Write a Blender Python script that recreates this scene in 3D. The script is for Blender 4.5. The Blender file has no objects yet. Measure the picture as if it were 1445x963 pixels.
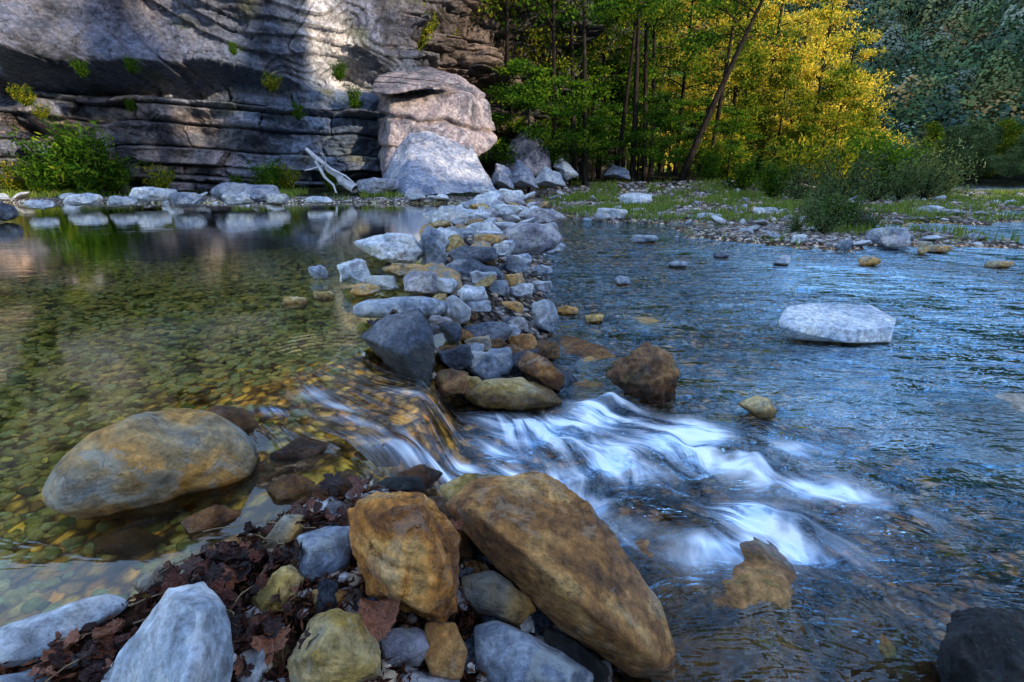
import bpy, math, random, bmesh
import numpy as np
from mathutils import Vector
random.seed(7); rng=np.random.default_rng(7)
SC=bpy.context.scene; COL=SC.collection
# ---------------------------------------------------------------- camera
H=1.25; F=722.5; PITCH=math.radians(18.5)
cam=bpy.data.cameras.new("camera"); camo=bpy.data.objects.new("camera",cam); COL.objects.link(camo)
cam.lens=18; cam.sensor_width=36; cam.clip_end=2000; cam.clip_start=0.05
camo.location=(0,0,H); camo.rotation_euler=(math.radians(90)-PITCH,0,0); SC.camera=camo
CP,SP=math.cos(PITCH),math.sin(PITCH); CAMP=np.array([0,0,H])
def ray(px,py):
    u=(px-722.5)/F; v=(481.5-py)/F
    return np.array([u,CP+v*SP,-SP+v*CP])
def on(px,py,z=0.0):
    d=ray(px,py); t=(z-H)/d[2]; return CAMP+d*t
def at(px,py,y):
    d=ray(px,py); return CAMP+d*(y/d[1])
def project(W):
    x=W[:,0];y=W[:,1];z=W[:,2]-H; f=y*CP-z*SP; u=y*SP+z*CP
    return 722.5+F*x/f, 481.5-F*u/f
# ---------------------------------------------------------------- noise
def _h(ix,iy,iz,seed):
    a=(ix.astype(np.int64)*73856093)^(iy.astype(np.int64)*19349663)^(iz.astype(np.int64)*83492791)^(seed*2654435761)
    a=a.astype(np.uint64)&np.uint64(0xffffffff)
    a^=a>>np.uint64(15); a=(a*np.uint64(0x2c1b3c6d))&np.uint64(0xffffffff)
    a^=a>>np.uint64(12); a=(a*np.uint64(0x297a2d39))&np.uint64(0xffffffff)
    a^=a>>np.uint64(15)
    return a.astype(np.float64)/4294967295.0
def vnoise(x,y,z,seed=1):
    x=np.asarray(x,float);y=np.asarray(y,float)+0*x;z=np.asarray(z,float)+0*x
    ix,iy,iz=np.floor(x),np.floor(y),np.floor(z)
    fx,fy,fz=x-ix,y-iy,z-iz
    fx=fx*fx*(3-2*fx);fy=fy*fy*(3-2*fy);fz=fz*fz*(3-2*fz)
    r=0
    for dx in (0,1):
        for dy in (0,1):
            for dz in (0,1):
                w=(fx if dx else 1-fx)*(fy if dy else 1-fy)*(fz if dz else 1-fz)
                r=r+w*_h(ix+dx,iy+dy,iz+dz,seed)
    return r*2-1
def fbm(x,y,z,o=4,seed=1,g=.5):
    a=1;r=0;t=0;f=1
    for i in range(o):
        r=r+a*vnoise(np.asarray(x)*f,np.asarray(y)*f,np.asarray(z)*f,seed+i*17);t+=a;a*=g;f*=2.03
    return r/t
def sst(x,a,b):
    t=np.clip((x-a)/(b-a),0,1); return t*t*(3-2*t)
# ---------------------------------------------------------------- mesh helpers
def mesh_from(name,v,f,smooth=True):
    v=np.asarray(v,dtype=np.float32); f=np.asarray(f,dtype=np.int32)
    me=bpy.data.meshes.new(name); n=f.shape[1]
    me.vertices.add(len(v)); me.vertices.foreach_set("co",v.ravel())
    me.loops.add(f.size); me.loops.foreach_set("vertex_index",f.ravel())
    me.polygons.add(len(f)); me.polygons.foreach_set("loop_start",np.arange(0,f.size,n,dtype=np.int32))
    me.update(calc_edges=True); me.validate()
    if smooth: me.polygons.foreach_set("use_smooth",np.ones(len(me.polygons),dtype=bool))
    return me
def fattr(me,name,a):
    at_=me.attributes.new(name,'FLOAT','POINT'); at_.data.foreach_set("value",np.asarray(a,dtype=np.float32))
def vattr(me,name,a):
    at_=me.attributes.new(name,'FLOAT_VECTOR','POINT'); at_.data.foreach_set("vector",np.asarray(a,dtype=np.float32).ravel())
def cattr(me,name,a):
    a=np.asarray(a,dtype=np.float32); a=np.concatenate([a,np.ones((len(a),1),dtype=np.float32)],1)
    at_=me.attributes.new(name,'FLOAT_COLOR','POINT'); at_.data.foreach_set("color",a.ravel())
def obj(name,me,loc=(0,0,0),mat=None,label=None,cat=None,group=None,kind=None,parent=None,rot=None,scale=None):
    o=bpy.data.objects.new(name,me); COL.objects.link(o); o.location=loc
    if rot is not None:o.rotation_euler=rot
    if scale is not None:o.scale=scale
    if mat is not None and me is not None and not me.materials: me.materials.append(mat)
    if label:o["label"]=label
    if cat:o["category"]=cat
    if group:o["group"]=group
    if kind:o["kind"]=kind
    if parent is not None:o.parent=parent
    return o
def grid_faces(nu,nv):
    i=np.arange(nu-1)[:,None]*nv+np.arange(nv-1)[None,:]
    i=i.ravel(); return np.stack([i,i+nv,i+nv+1,i+1],1)
# ---------------------------------------------------------------- materials
class NT:
    def __init__(s,name):
        s.m=bpy.data.materials.new(name); s.m.use_nodes=True; s.t=s.m.node_tree; s.t.nodes.clear()
        s.out=s.n('ShaderNodeOutputMaterial')
    def n(s,typ,**k):
        x=s.t.nodes.new(typ)
        for a,b in k.items(): setattr(x,a,b)
        return x
    def l(s,a,b): s.t.links.new(a,b)
    def math(s,op,a,b=None,c=None):
        x=s.n('ShaderNodeMath',operation=op)
        for i,v in enumerate((a,b,c)):
            if v is None: continue
            if isinstance(v,(int,float)): x.inputs[i].default_value=v
            else: s.l(v,x.inputs[i])
        return x.outputs[0]
    def mix(s,f,a,b,bt='MIX'):
        x=s.n('ShaderNodeMix',data_type='RGBA',blend_type=bt)
        for i,v in ((0,f),(6,a),(7,b)):
            if isinstance(v,(int,float)): x.inputs[i].default_value=v
            elif isinstance(v,tuple): x.inputs[i].default_value=(*v,1)
            else: s.l(v,x.inputs[i])
        return x.outputs[2]
    def ramp(s,f,pts):
        x=s.n('ShaderNodeValToRGB'); e=x.color_ramp.elements
        while len(e)<len(pts): e.new(0.5)
        for i,(p,c) in enumerate(pts):
            e[i].position=p; e[i].color=(*c,1) if isinstance(c,tuple) else (c,c,c,1)
        s.l(f,x.inputs[0]); return x.outputs[0]
    def noise(s,vec,scale,detail=5,rough=.55,dist=0,full=False):
        x=s.n('ShaderNodeTexNoise'); x.inputs['Scale'].default_value=scale;x.inputs['Detail'].default_value=detail
        x.inputs['Roughness'].default_value=rough;x.inputs['Distortion'].default_value=dist
        if vec is not None:s.l(vec,x.inputs['Vector'])
        return x if full else x.outputs['Fac']
    def attr(s,name):
        return s.n('ShaderNodeAttribute',attribute_name=name)
    def bump(s,h,strength,dist,prev=None):
        x=s.n('ShaderNodeBump'); x.inputs['Strength'].default_value=strength;x.inputs['Distance'].default_value=dist
        s.l(h,x.inputs['Height'])
        if prev is not None:s.l(prev,x.inputs['Normal'])
        return x.outputs[0]
def mat_rock(name,c1,c2,c3,sc=1.0,rough=.6,bump=1.0,strata=0.0,spot=(.42,.42,.36),spotamt=.5,usecol=False,var=.35,crack=.25):
    M=NT(name); tc=M.n('ShaderNodeTexCoord'); oi=M.n('ShaderNodeObjectInfo')
    add=M.n('ShaderNodeVectorMath',operation='ADD'); M.l(tc.outputs['Object'],add.inputs[0])
    cm=M.n('ShaderNodeCombineXYZ'); r10=M.math('MULTIPLY',oi.outputs['Random'],37.0)
    for i in range(3): M.l(r10,cm.inputs[i])
    M.l(cm.outputs[0],add.inputs[1]); V=add.outputs[0]
    N1=M.noise(V,2.4*sc,5,.62,.5,True); n1=N1.outputs['Fac']
    base=M.ramp(n1,[(.38,c1),(.5,c2),(.60,c3)])
    if usecol: base=M.mix(.85,base,M.attr('col').outputs['Color'])
    n2=M.noise(V,17*sc,7,.76)
    base=M.mix(1.0,base,M.ramp(n2,[(.3,.18),(.5,.90),(.68,1.7)]),'MULTIPLY')
    n3=M.noise(V,6*sc,5,.68,.8)
    sp=M.math('MULTIPLY',M.ramp(n3,[(.55,0.0),(.60,1.0)]),spotamt)
    base=M.mix(sp,base,spot)
    vo=M.n('ShaderNodeTexVoronoi',feature='DISTANCE_TO_EDGE'); vo.inputs['Scale'].default_value=1.0*sc
    wv=M.n('ShaderNodeVectorMath',operation='MULTIPLY_ADD'); M.l(V,wv.inputs[2]); M.l(N1.outputs['Color'],wv.inputs[0]); wv.inputs[1].default_value=(1.8/sc,)*3; M.l(wv.outputs[0],vo.inputs['Vector'])
    ck=M.ramp(vo.outputs['Distance'],[(0.0,0.0),(.010,1.0)])
    base=M.mix(crack,base,ck,'MULTIPLY')
    hsv=M.n('ShaderNodeHueSaturation'); M.l(base,hsv.inputs['Color'])
    M.l(M.math('MULTIPLY_ADD',oi.outputs['Random'],var,1-var/2),hsv.inputs['Value'])
    wet=M.attr('wet').outputs['Fac']
    col=M.mix(wet,hsv.outputs[0],M.mix(1.0,hsv.outputs[0],(.40,.33,.24),'MULTIPLY'))
    b=M.n('ShaderNodeBsdfPrincipled'); M.l(col,b.inputs['Base Color'])
    rr=M.n('ShaderNodeMapRange'); M.l(wet,rr.inputs[0]); rr.inputs[3].default_value=rough; rr.inputs[4].default_value=.13
    M.l(rr.outputs[0],b.inputs['Roughness'])
    h=M.math('ADD',M.math('MULTIPLY',n2,1.3*bump),M.math('MULTIPLY',n1,1.8*bump))
    h=M.math('ADD',h,M.math('MULTIPLY',ck,.5*crack))
    if strata>0:
        mp=M.n('ShaderNodeMapping'); mp.inputs['Scale'].default_value=(.6,.6,9); M.l(V,mp.inputs['Vector'])
        ns=M.noise(mp.outputs[0],1.5*sc,3,.6,.3); h=M.math('ADD',h,M.math('MULTIPLY',ns,strata*2.5))
    M.l(M.bump(h,1.0,.024/sc),b.inputs['Normal']); M.l(b.outputs[0],M.out.inputs[0]); return M.m
R={}
R['tan']=mat_rock('rock_tan',(.22,.23,.22),(.42,.28,.12),(.64,.31,.06),1.3,.28)
R['orange']=mat_rock('rock_orange',(.24,.085,.02),(.60,.23,.035),(.74,.40,.12),2,.18,1.6,strata=.3,spotamt=.2,crack=.8)
R['brown']=mat_rock('rock_brown',(.18,.08,.03),(.48,.21,.055),(.68,.38,.13),1.6,.22,1.6,spot=(.54,.42,.28),spotamt=.35,crack=.5)
R['subbrown']=mat_rock('rock_submerged_brown',(.12,.065,.028),(.32,.15,.05),(.50,.26,.09),1.6,.14,1.3,spot=(.28,.27,.08),spotamt=.5,var=0)
R['subpale']=mat_rock('rock_submerged_pale',(.26,.24,.22),(.42,.36,.30),(.56,.46,.34),1.2,.2,1.2,spot=(.50,.50,.50),spotamt=.5,var=0)
R['wetbrown']=mat_rock('rock_wet_brown',(.06,.032,.016),(.20,.09,.032),(.38,.18,.06),1.6,.18,1.7,spot=(.18,.17,.05),spotamt=.4)
R['white']=mat_rock('rock_white',(.34,.40,.47),(.56,.58,.61),(.74,.72,.68),1.6,.5,spot=(.76,.75,.73),crack=.15)
R['grey']=mat_rock('rock_grey',(.13,.16,.22),(.27,.31,.37),(.46,.46,.46),1.6,.38)
R['dark']=mat_rock('rock_dark',(.03,.037,.055),(.07,.09,.13),(.15,.16,.19),1.6,.18,1.6,strata=.3,spotamt=.12)
R['moss']=mat_rock('rock_ochre_moss',(.15,.10,.02),(.42,.26,.05),(.56,.40,.17),1.8,.24,spot=(.40,.36,.27),spotamt=.6)
R['purple']=mat_rock('rock_purple',(.15,.14,.18),(.28,.26,.29),(.46,.41,.39),1.2,.38,strata=.3)
R['boulder']=mat_rock('boulder_pink',(.08,.08,.10),(.22,.18,.20),(.38,.31,.30),.5,.75,1.9,strata=.3,spot=(.52,.49,.48),spotamt=.4,crack=.9)
R['boulderblue']=mat_rock('boulder_blue',(.12,.15,.22),(.23,.26,.34),(.38,.39,.43),.5,.75,1.8,strata=.2,spot=(.50,.44,.39),spotamt=.45,crack=.5)
R['pale']=mat_rock('bank_pale',(.28,.32,.38),(.45,.47,.51),(.63,.62,.58),.8,.55)
cliffmat=mat_rock('cliff_rock',(.04,.045,.075),(.16,.17,.22),(.38,.33,.31),.40,.8,1.8,strata=.12,spot=(.40,.37,.37),spotamt=.15,usecol=True,var=0,crack=.85)
# ---------------------------------------------------------------- world & sun
EL=math.radians(20)
S3=Vector((.8*math.cos(EL),-.6*math.cos(EL),math.sin(EL)))
w=bpy.data.worlds.new("World"); SC.world=w; w.use_nodes=True; wt=w.node_tree
sky=wt.nodes.new('ShaderNodeTexSky'); sky.sky_type='NISHITA'; sky.sun_disc=False
sky.sun_elevation=EL; sky.sun_rotation=math.atan2(.8,-.6); sky.ozone_density=2.5; sky.dust_density=.3
wb=wt.nodes.new('ShaderNodeMix'); wb.data_type='RGBA'; wb.blend_type='MULTIPLY'; wb.inputs[0].default_value=1; wb.inputs[7].default_value=(1.15,1.0,.92,1)
wt.links.new(sky.outputs[0],wb.inputs[6])
bg=wt.nodes['Background']; wt.links.new(wb.outputs[2],bg.inputs[0]); bg.inputs[1].default_value=.93
sun=bpy.data.lights.new("sun",'SUN'); sun.energy=7.5; sun.angle=math.radians(.5); sun.color=(1,.84,.62)
so=bpy.data.objects.new("sun",sun); COL.objects.link(so); so.rotation_euler=S3.to_track_quat('Z','Y').to_euler(); so.location=(30,-20,40)
SC.view_settings.view_transform='Standard'; SC.view_settings.look='None'; SC.view_settings.exposure=0
# ---------------------------------------------------------------- terrain fields
def crest(y): return np.interp(y,[0.5,1.2,1.6,1.9,2.3,2.7,2.9,3.5,5,8,15],[-.25,-.3,-.5,-.74,-.88,-.80,-.45,-.3,-.65,-.6,-.2])
UP=.30
def chute(y): return sst(y,1.55,1.8)*(1-sst(y,2.6,2.85))
def wlevel(x,y):
    c=crest(y); ch=chute(y); d=x-c
    narrow=1-sst(d,-.12,.25)
    wob=.09*np.sin(y*6+.5)
    two=.22*(1-sst(d,-.15,.25))+.78*(1-sst(d,.32+wob,.56+wob))
    return UP*(narrow*(1-ch)+two*ch)
def damc(y): return np.interp(y,[2.6,3.5,5,8,15,18],[-.05,-.25,-.65,-.6,-.2,-.1])
def damw(y): return np.interp(y,[2.6,3.5,5,8,15],[.36,.7,1.1,1.2,1.5])
def ell(x,y,cx,cy,rx,ry): return np.sqrt(((x-cx)/rx)**2+((y-cy)/ry)**2)
def nearbank(x,y):
    xl=np.interp(y,[.3,.7,.8,.9,1.0,1.2,1.4,1.6,1.8],[-3,-2,-1.15,-.93,-.84,-.72,-.6,-.5,-.4])
    xr=np.interp(y,[.2,.6,1.0,1.6,1.75],[1.6,.5,.3,-.1,-.45])
    return sst(x-xl,-.05,.12)*(1-sst(x-xr,-.2,.08))*(1-sst(y,1.28,1.55))
def gz(x,y):
    x=np.asarray(x,float); y=np.asarray(y,float)
    c=crest(y); up=1-sst(x-c,-.15,.35)
    n=fbm(x*.8,y*.8,0,4,3); n2=fbm(x*4,y*4,0,3,5)
    dp=.05+.10*sst(c-x,0,1.2)+.45*sst(c-x,1.0,7)*sst(y,1.5,7)
    dl=.07+.05*n+.08*sst(x-c,.5,2.2)
    depth=dp*up+dl*(1-up)
    z=wlevel(x,y)-depth+.03*n2+.04*n*sst(y,3,8)
    dm=np.exp(-((x-damc(y))/damw(y))**2*1.3)*sst(y,2.55,2.9)*(1-sst(y,16,22))
    z=np.maximum(z,-.2+np.interp(y,[2.8,3.4,4.8],[.22,.36,.56])*dm+.05*n2)
    nb=nearbank(x,y); z=z*(1-nb)+nb*(.33-.22*sst(x,-.45,.1)+.02*n2)
    bar=np.maximum.reduce([1-ell(x,y,6.4,10.6,2.7,2.5),1-ell(x,y,8.5,15.5,6.4,3.4),1-ell(x,y,8,22,9.5,5.6),1-ell(x,y,3.6,17,2.4,4.4),1.2*(1-ell(x,y,16,20,7,3.6)),1.2*(1-ell(x,y,27,31,14,5))])
    bar=sst(bar+.07+.32*n+.14*n2,-.02,.25)
    z=z*(1-bar)+bar*(.06+.07*n+.03*n2)
    yb=15.3+.5*n
    fb=sst(y,yb-.4,yb+1.0)*(1-sst(x,-1.2,0.2))
    z=z*(1-fb)+fb*(.42+.06*n2+.05*np.clip(y-16.5,0,9))
    fo=sst(y-(24.5+.9*n+.25*np.clip(x-9,0,99)),-1.5,2.0)*(1-sst(x-(y-24)*.55-13.5,-1,2.5))
    z=z*(1-fo)+fo*(.55+.15*n+.03*np.clip(y-26,0,60))
    far=sst(y,40,50); z=z*(1-far)+far*(.8+.3*n)
    bk=1-sst(y,-6,-.5); z=z*(1-bk)+bk*.5
    lf=1-sst(x,-34,-26); z=z*(1-lf)+lf*1
    rt=sst(x,44,52); z=z*(1-rt)+rt*1
    return z
def warp(n,a,mx,c=0.0,mn=None):
    k=math.asinh(mx/a); k0=-k if mn is None else -math.asinh(-mn/a)
    return c+a*np.sinh(np.linspace(k0,k,n))
gx=warp(520,1.1,400); gy=warp(440,1.4,400,c=1.8,mn=-60)
X,Y=np.meshgrid(gx,gy,indexing='ij'); X=X.ravel();Y=Y.ravel(); Z=gz(X,Y)
me=mesh_from('ground',np.stack([X,Y,Z],1),grid_faces(520,440))
wl=wlevel(X,Y); dep=np.clip(wl-Z,-.3,.8)
up=1-sst(X-crest(Y),-.2,.4); n=fbm(X*1.3,Y*1.3,1,4,9)[:,None]
def C(*a): return np.array(a)[None,:]
pool=C(.32,.28,.065); deepp=C(.11,.14,.045); ochre=C(.90,.42,.05); lower=C(.52,.26,.10); lowfar=C(.62,.31,.08); gravel=C(.42,.37,.34); soil=C(.03,.018,.012); grass=C(.09,.12,.03)
k=sst(dep,.12,.45)[:,None]; colp=pool*(1-k)+deepp*k
k=np.exp(-((X+1.05)/.75)**2-((Y-2.25)/.65)**2)[:,None]; colp=colp*(1-k)+ochre*.9*k  # golden reflections at the lip painted into the bed colour as ochre
k=np.exp(-((X+1.15)/.6)**2-((Y-1.2)/.5)**2)[:,None]; colp=colp*(1-k)+ochre*.8*k
k=sst(Y,3,7)[:,None]; coll=lower*(1-k)+lowfar*k
k=np.exp(-((X+.4)/.5)**2-((Y-2.1)/.5)**2)[:,None]; coll=coll*(1-k)+C(.70,.31,.05)*k
u_=up[:,None]; cc=colp*u_+coll*(1-u_)
dry=sst(-dep,-.04,.05)[:,None]; cc=cc*(1-dry)+gravel*dry
nb=nearbank(X,Y)[:,None]; cc=cc*(1-nb)+soil*nb
dmk=(np.exp(-((X-damc(Y))/damw(Y))**2*1.3)*sst(Y,2.4,2.8)*(1-sst(Y,16,20)))[:,None]*sst(-dep,-.12,0)[:,None]; cc=cc*(1-.85*dmk)+C(.05,.042,.036)*.85*dmk
gr=(sst(Y,9,12)*sst(X,2,3))[:,None]*dry*np.clip(.2+1.8*n,0,1); cc=cc*(1-gr)+grass*gr
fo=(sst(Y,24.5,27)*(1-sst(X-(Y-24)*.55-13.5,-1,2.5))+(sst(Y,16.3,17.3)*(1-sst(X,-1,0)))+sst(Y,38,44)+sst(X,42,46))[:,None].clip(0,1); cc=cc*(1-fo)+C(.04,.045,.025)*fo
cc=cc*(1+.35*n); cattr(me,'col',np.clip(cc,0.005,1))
M=NT('river_bed'); tc=M.n('ShaderNodeTexCoord'); V=tc.outputs['Object']
nn=M.noise(V,9,3,.6,0,True)
wv=M.n('ShaderNodeVectorMath',operation='MULTIPLY_ADD'); M.l(nn.outputs['Color'],wv.inputs[0]); wv.inputs[1].default_value=(.10,.10,.10); M.l(V,wv.inputs[2])
def vor(scale,feat='F1'):
    x=M.n('ShaderNodeTexVoronoi',feature=feat); x.inputs['Scale'].default_value=scale; M.l(wv.outputs[0],x.inputs['Vector']); return x
v1=vor(17); v2=vor(7.0)
g1=M.n('ShaderNodeSeparateColor'); M.l(v1.outputs['Color'],g1.inputs[0]); g2=M.n('ShaderNodeSeparateColor'); M.l(v2.outputs['Color'],g2.inputs[0])
b1=M.ramp(g1.outputs[0],[(0,.35),(.6,1.0),(1,2.2)]); ed=M.ramp(v1.outputs['Distance'],[(.30,1.0),(.60,.10)])
CA=M.attr('col').outputs['Color']
c_=M.mix(1,CA,b1,'MULTIPLY')
tint=M.ramp(g1.outputs[1],[(0,(1,.7,.45)),(.5,(1,1,1)),(1,(.75,.95,1.1))]); c_=M.mix(.7,c_,tint,'MULTIPLY')
c_=M.mix(.95,c_,ed,'MULTIPLY')
inside=M.ramp(v2.outputs['Distance'],[(.40,1.0),(.46,0.0)])
big=M.math('MULTIPLY',M.ramp(g2.outputs[1],[(.66,0.0),(.68,1.0)]),inside); bc=M.mix(1,CA,M.ramp(g2.outputs[0],[(0,.6),(1,1.8)]),'MULTIPLY')
bc=M.mix(1,bc,M.ramp(v2.outputs['Distance'],[(.2,1.0),(.46,.35)]),'MULTIPLY'); c_=M.mix(big,c_,bc)
nf=M.noise(V,45,3)
c_=M.mix(.7,c_,M.ramp(nf,[(.3,.6),(.7,1.3)]),'MULTIPLY')
b=M.n('ShaderNodeBsdfDiffuse'); M.l(c_,b.inputs[0])
M.l(M.bump(M.ramp(v1.outputs['Distance'],[(.1,1.0),(.55,0.0)]),.8,.02),b.inputs['Normal']); M.l(b.outputs[0],M.out.inputs[0])
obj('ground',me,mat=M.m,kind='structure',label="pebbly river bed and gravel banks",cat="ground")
# ---------------------------------------------------------------- water
SUBM=[((870,800),(910,765),(980,765),(1070,785),(1130,850),(1170,940),(1130,1030),(930,1030),(905,880)),((1150,895),(1200,862),(1270,875),(1330,940),(1310,1020),(1170,1020)),((1290,625),(1340,575),(1430,568),(1530,585),(1570,670),(1450,700),(1360,665))]
wx=warp(680,.9,60,c=0.1,mn=-34); wy=warp(600,1.1,60,c=1.9,mn=-3)
X,Y=np.meshgrid(wx,wy,indexing='ij'); X=X.ravel();Y=Y.ravel()
w1=.10*fbm(X*1.6,Y*1.6,0,3,21); w2=.12*fbm(X*2.3,Y*2.3,4,3,22)
ax,ay=X+2.3,Y-3.4; fa=np.arctan2(ay,ax)+w1*.5; fra=np.hypot(ax,ay)
bx_,by_=X+.25,Y-3.0; fb_=np.arctan2(by_,bx_)+w2; frb=np.hypot(bx_,by_)
mixB=sst(X+.35*(Y-2),-.05,.25)
foam=np.zeros_like(X)
blobs=[(780,600,.20,.14,1.1),(860,575,.16,.11,1.2),(715,590,.13,.07,.9),(705,615,.10,.09,.8),(760,655,.14,.10,.9),(870,645,.15,.14,1.0),(1040,645,.17,.13,1.3),(950,615,.16,.12,.9),(1000,788,.13,.07,1.35),(1080,735,.14,.11,1.45),(1050,775,.13,.07,1.2),(895,750,.09,.05,.9),(825,705,.08,.10,.9),(990,600,.12,.08,.8),
 (1170,690,.18,.13,.85),(1140,765,.13,.08,.75),(1245,710,.18,.11,.45),(1130,625,.15,.09,.55),(655,668,.13,.05,1.4),(500,600,.15,.04,.45),(440,570,.07,.05,.5),(480,580,.09,.03,.4),(570,628,.16,.05,.6),(390,598,.08,.04,.5),(715,655,.08,.06,1.2),(640,625,.14,.04,.85),(1230,590,.28,.12,.15),(600,590,.14,.035,.4),(620,648,.12,.04,.9)]
for px,py,rx,ry,a in blobs:
    p=on(px,py,.24 if px<600 else (.12 if px<690 else .03)); foam+=a*np.exp(-((X-p[0])/rx)**2-((Y-p[1]+.15*(X-p[0]))/ry)**2)
hp=on(935,722,.05); hole=np.exp(-((X-hp[0])/.17)**2-((Y-hp[1]+.3*(X-hp[0]))/.090)**2)
foam=np.minimum(foam,1.5)*(1-.92*hole); turb=np.clip(foam,0,1.2)
foam=foam*np.clip(.80+1.2*fbm(X*5,Y*6,3,3,41)+.35*fbm(X*16,Y*18,3,3,42)*mixB,.12,1.4)
Zw=wlevel(X,Y)
st=fbm(frb*2.2,fb_*8,0,3,31)*mixB+(1-mixB)*fbm(fra*2,fa*14,0,2,32)*.5
Zw=Zw+.070*turb*st+.08*hole-.03*np.exp(-((X-.05)/.2)**2-((Y-2.1)/.3)**2)
reg=np.exp(-((X-.8)/1.3)**2-((Y-2.0)/.8)**2)
Zw+=.040*reg*fbm(X*3.5,Y*5,1,2,33)
Zw+=.030*turb*mixB*fbm(X*9,Y*11,1,2,43)
for a_,b_ in ((1010,788),(1080,735),(1045,645),(860,575)):
    cr=on(a_,b_,.0); Zw+=.050*np.exp(-((X-cr[0])/.15)**2-((Y-cr[1])/.09)**2)*(1+.5*fbm(X*9,Y*12,1,2,38))
lowmask=sst(X-crest(Y),.2,.8)
refl=lowmask*(.18+.82*sst(X-crest(Y)-.30*np.clip(Y-4,0,9)+.5*fbm(X*.8,Y*.8,0,3,45),1.4,3.4))*(.25+.75*sst(Y,1.5,2.6))
refl=np.maximum(refl,.22*sst(Y,3.5,8)*(1-lowmask))
Zw+=.012*lowmask*fbm(X*3.5,Y*7,1,3,35)*(1-sst(Y,8,14))
for i,pl in enumerate(SUBM):
    W=np.array([on(a,b,-.06)[:2] for a,b in pl]); c=(W.max(0)+W.min(0))/2; ex=(W.max(0)-W.min(0))/2
    q=np.exp(-(((X-c[0])/(ex[0]*.95))**2+((Y-c[1])/(ex[1]*.95))**2)**1.5); Zw=Zw*(1-.6*q)+(.045,.020,.035)[i]*q; refl*=(1-.9*q); foam=foam*(1-.5*q)
r=np.sqrt((X+1.0)**2+((Y-2.35)*.9)**2)
Zw+=.0030*np.sin(r*2*math.pi/.058+2.5*fbm(X*2,Y*2,0,2,36))*np.exp(-((r-.45)/.22)**2)*(1-sst(X-crest(Y),-.3,-.05))*sst(Y,1.9,2.2)
Zw+=.022*np.exp(-((X+.9)/.38)**2-((Y-2.25)/.5)**2)*fbm(fra*2,fa*10,1,1,37)
me=mesh_from('water',np.stack([X,Y,Zw],1),grid_faces(680,600))
fattr(me,'foam',np.clip(foam,0,1.6)); vattr(me,'flowa',np.stack([fra*1.4,fa*34,0*fa],1)); vattr(me,'flowb',np.stack([frb*2.8,fb_*15,0*fa],1)); fattr(me,'low',lowmask); fattr(me,'mixb',mixB); fattr(me,'refl',refl)
fattr(me,'chut',np.clip(.5*chute(Y)*sst(X,-1.3,-.8)*(1-sst(X,.0,.4))+reg*mixB,0,1))
M=NT('stream_water'); tc=M.n('ShaderNodeTexCoord'); V=tc.outputs['Object']
foamA=M.attr('foam').outputs['Fac']; low=M.attr('low').outputs['Fac']; chu=M.attr('chut').outputs['Fac']; rf=M.attr('refl').outputs['Fac']
na=M.noise(M.attr('flowa').outputs['Vector'],1.0,3,.55,.2); nb2=M.noise(M.attr('flowb').outputs['Vector'],1.0,4,.62,.5)
mf=M.n('ShaderNodeMix',data_type='FLOAT'); M.l(M.attr('mixb').outputs['Fac'],mf.inputs[0]); M.l(na,mf.inputs[2]); M.l(nb2,mf.inputs[3]); ns=mf.outputs[0]
mp=M.n('ShaderNodeMapping'); mp.inputs['Scale'].default_value=(.6,1.7,1); mp.inputs['Rotation'].default_value=(0,0,.15); M.l(V,mp.inputs['Vector'])
r1=M.noise(mp.outputs[0],3.8,4,.60,.35)
patch=M.ramp(M.noise(V,.6,2),[(.38,.25),(.62,1.2)])
amp=M.math('MULTIPLY',M.math('MULTIPLY_ADD',low,2.1,.03),patch)
h1=M.math('MULTIPLY',M.math('MULTIPLY',r1,amp),M.math('MULTIPLY_ADD',M.math('MINIMUM',foamA,1.0),-.8,1.0))
h2=M.math('MULTIPLY',M.math('MULTIPLY',ns,.8),chu)
bp=M.bump(M.math('ADD',h1,h2),1.0,.085)
fr=M.n('ShaderNodeFresnel'); fr.inputs['IOR'].default_value=1.40; M.l(bp,fr.inputs['Normal'])
tr=M.n('ShaderNodeBsdfTransparent'); M.l(M.mix(low,(.95,.94,.74),(.84,.86,.82)),tr.inputs[0])
gl=M.n('ShaderNodeBsdfGlossy'); gl.inputs['Roughness'].default_value=.04; M.l(bp,gl.inputs['Normal'])
M.l(M.mix(low,(1,.97,.90),(.58,.83,1.0)),gl.inputs[0])  # gloss tint paints blue sky sheen downstream and warm reflections in the pool
mx=M.n('ShaderNodeMixShader'); M.l(M.math('MINIMUM',M.math('MULTIPLY',fr.outputs[0],M.math('MULTIPLY_ADD',rf,3.1,1.25)),1.0),mx.inputs[0]); M.l(tr.outputs[0],mx.inputs[1]); M.l(gl.outputs[0],mx.inputs[2])
bpf=M.bump(ns,.7,.03)
fb=M.n('ShaderNodeBsdfDiffuse'); M.l(M.ramp(ns,[(.35,(.44,.68,.97)),(.60,(.97,.98,1.0))]),fb.inputs['Color']); M.l(bpf,fb.inputs['Normal'])
stf=M.ramp(ns,[(.38,0.0),(.60,1.0)])
al=M.math('ADD',M.math('MULTIPLY',M.math('MULTIPLY',foamA,stf),1.25),M.math('MULTIPLY',M.math('MULTIPLY',foamA,foamA),.28))
al=M.math('MINIMUM',al,.94)
mx2=M.n('ShaderNodeMixShader'); M.l(al,mx2.inputs[0]); M.l(mx.outputs[0],mx2.inputs[1]); M.l(fb.outputs[0],mx2.inputs[2])
M.l(mx2.outputs[0],M.out.inputs[0])
obj('water',me,mat=M.m,kind='structure',label="clear stream water with white rapids",cat="water")
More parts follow.
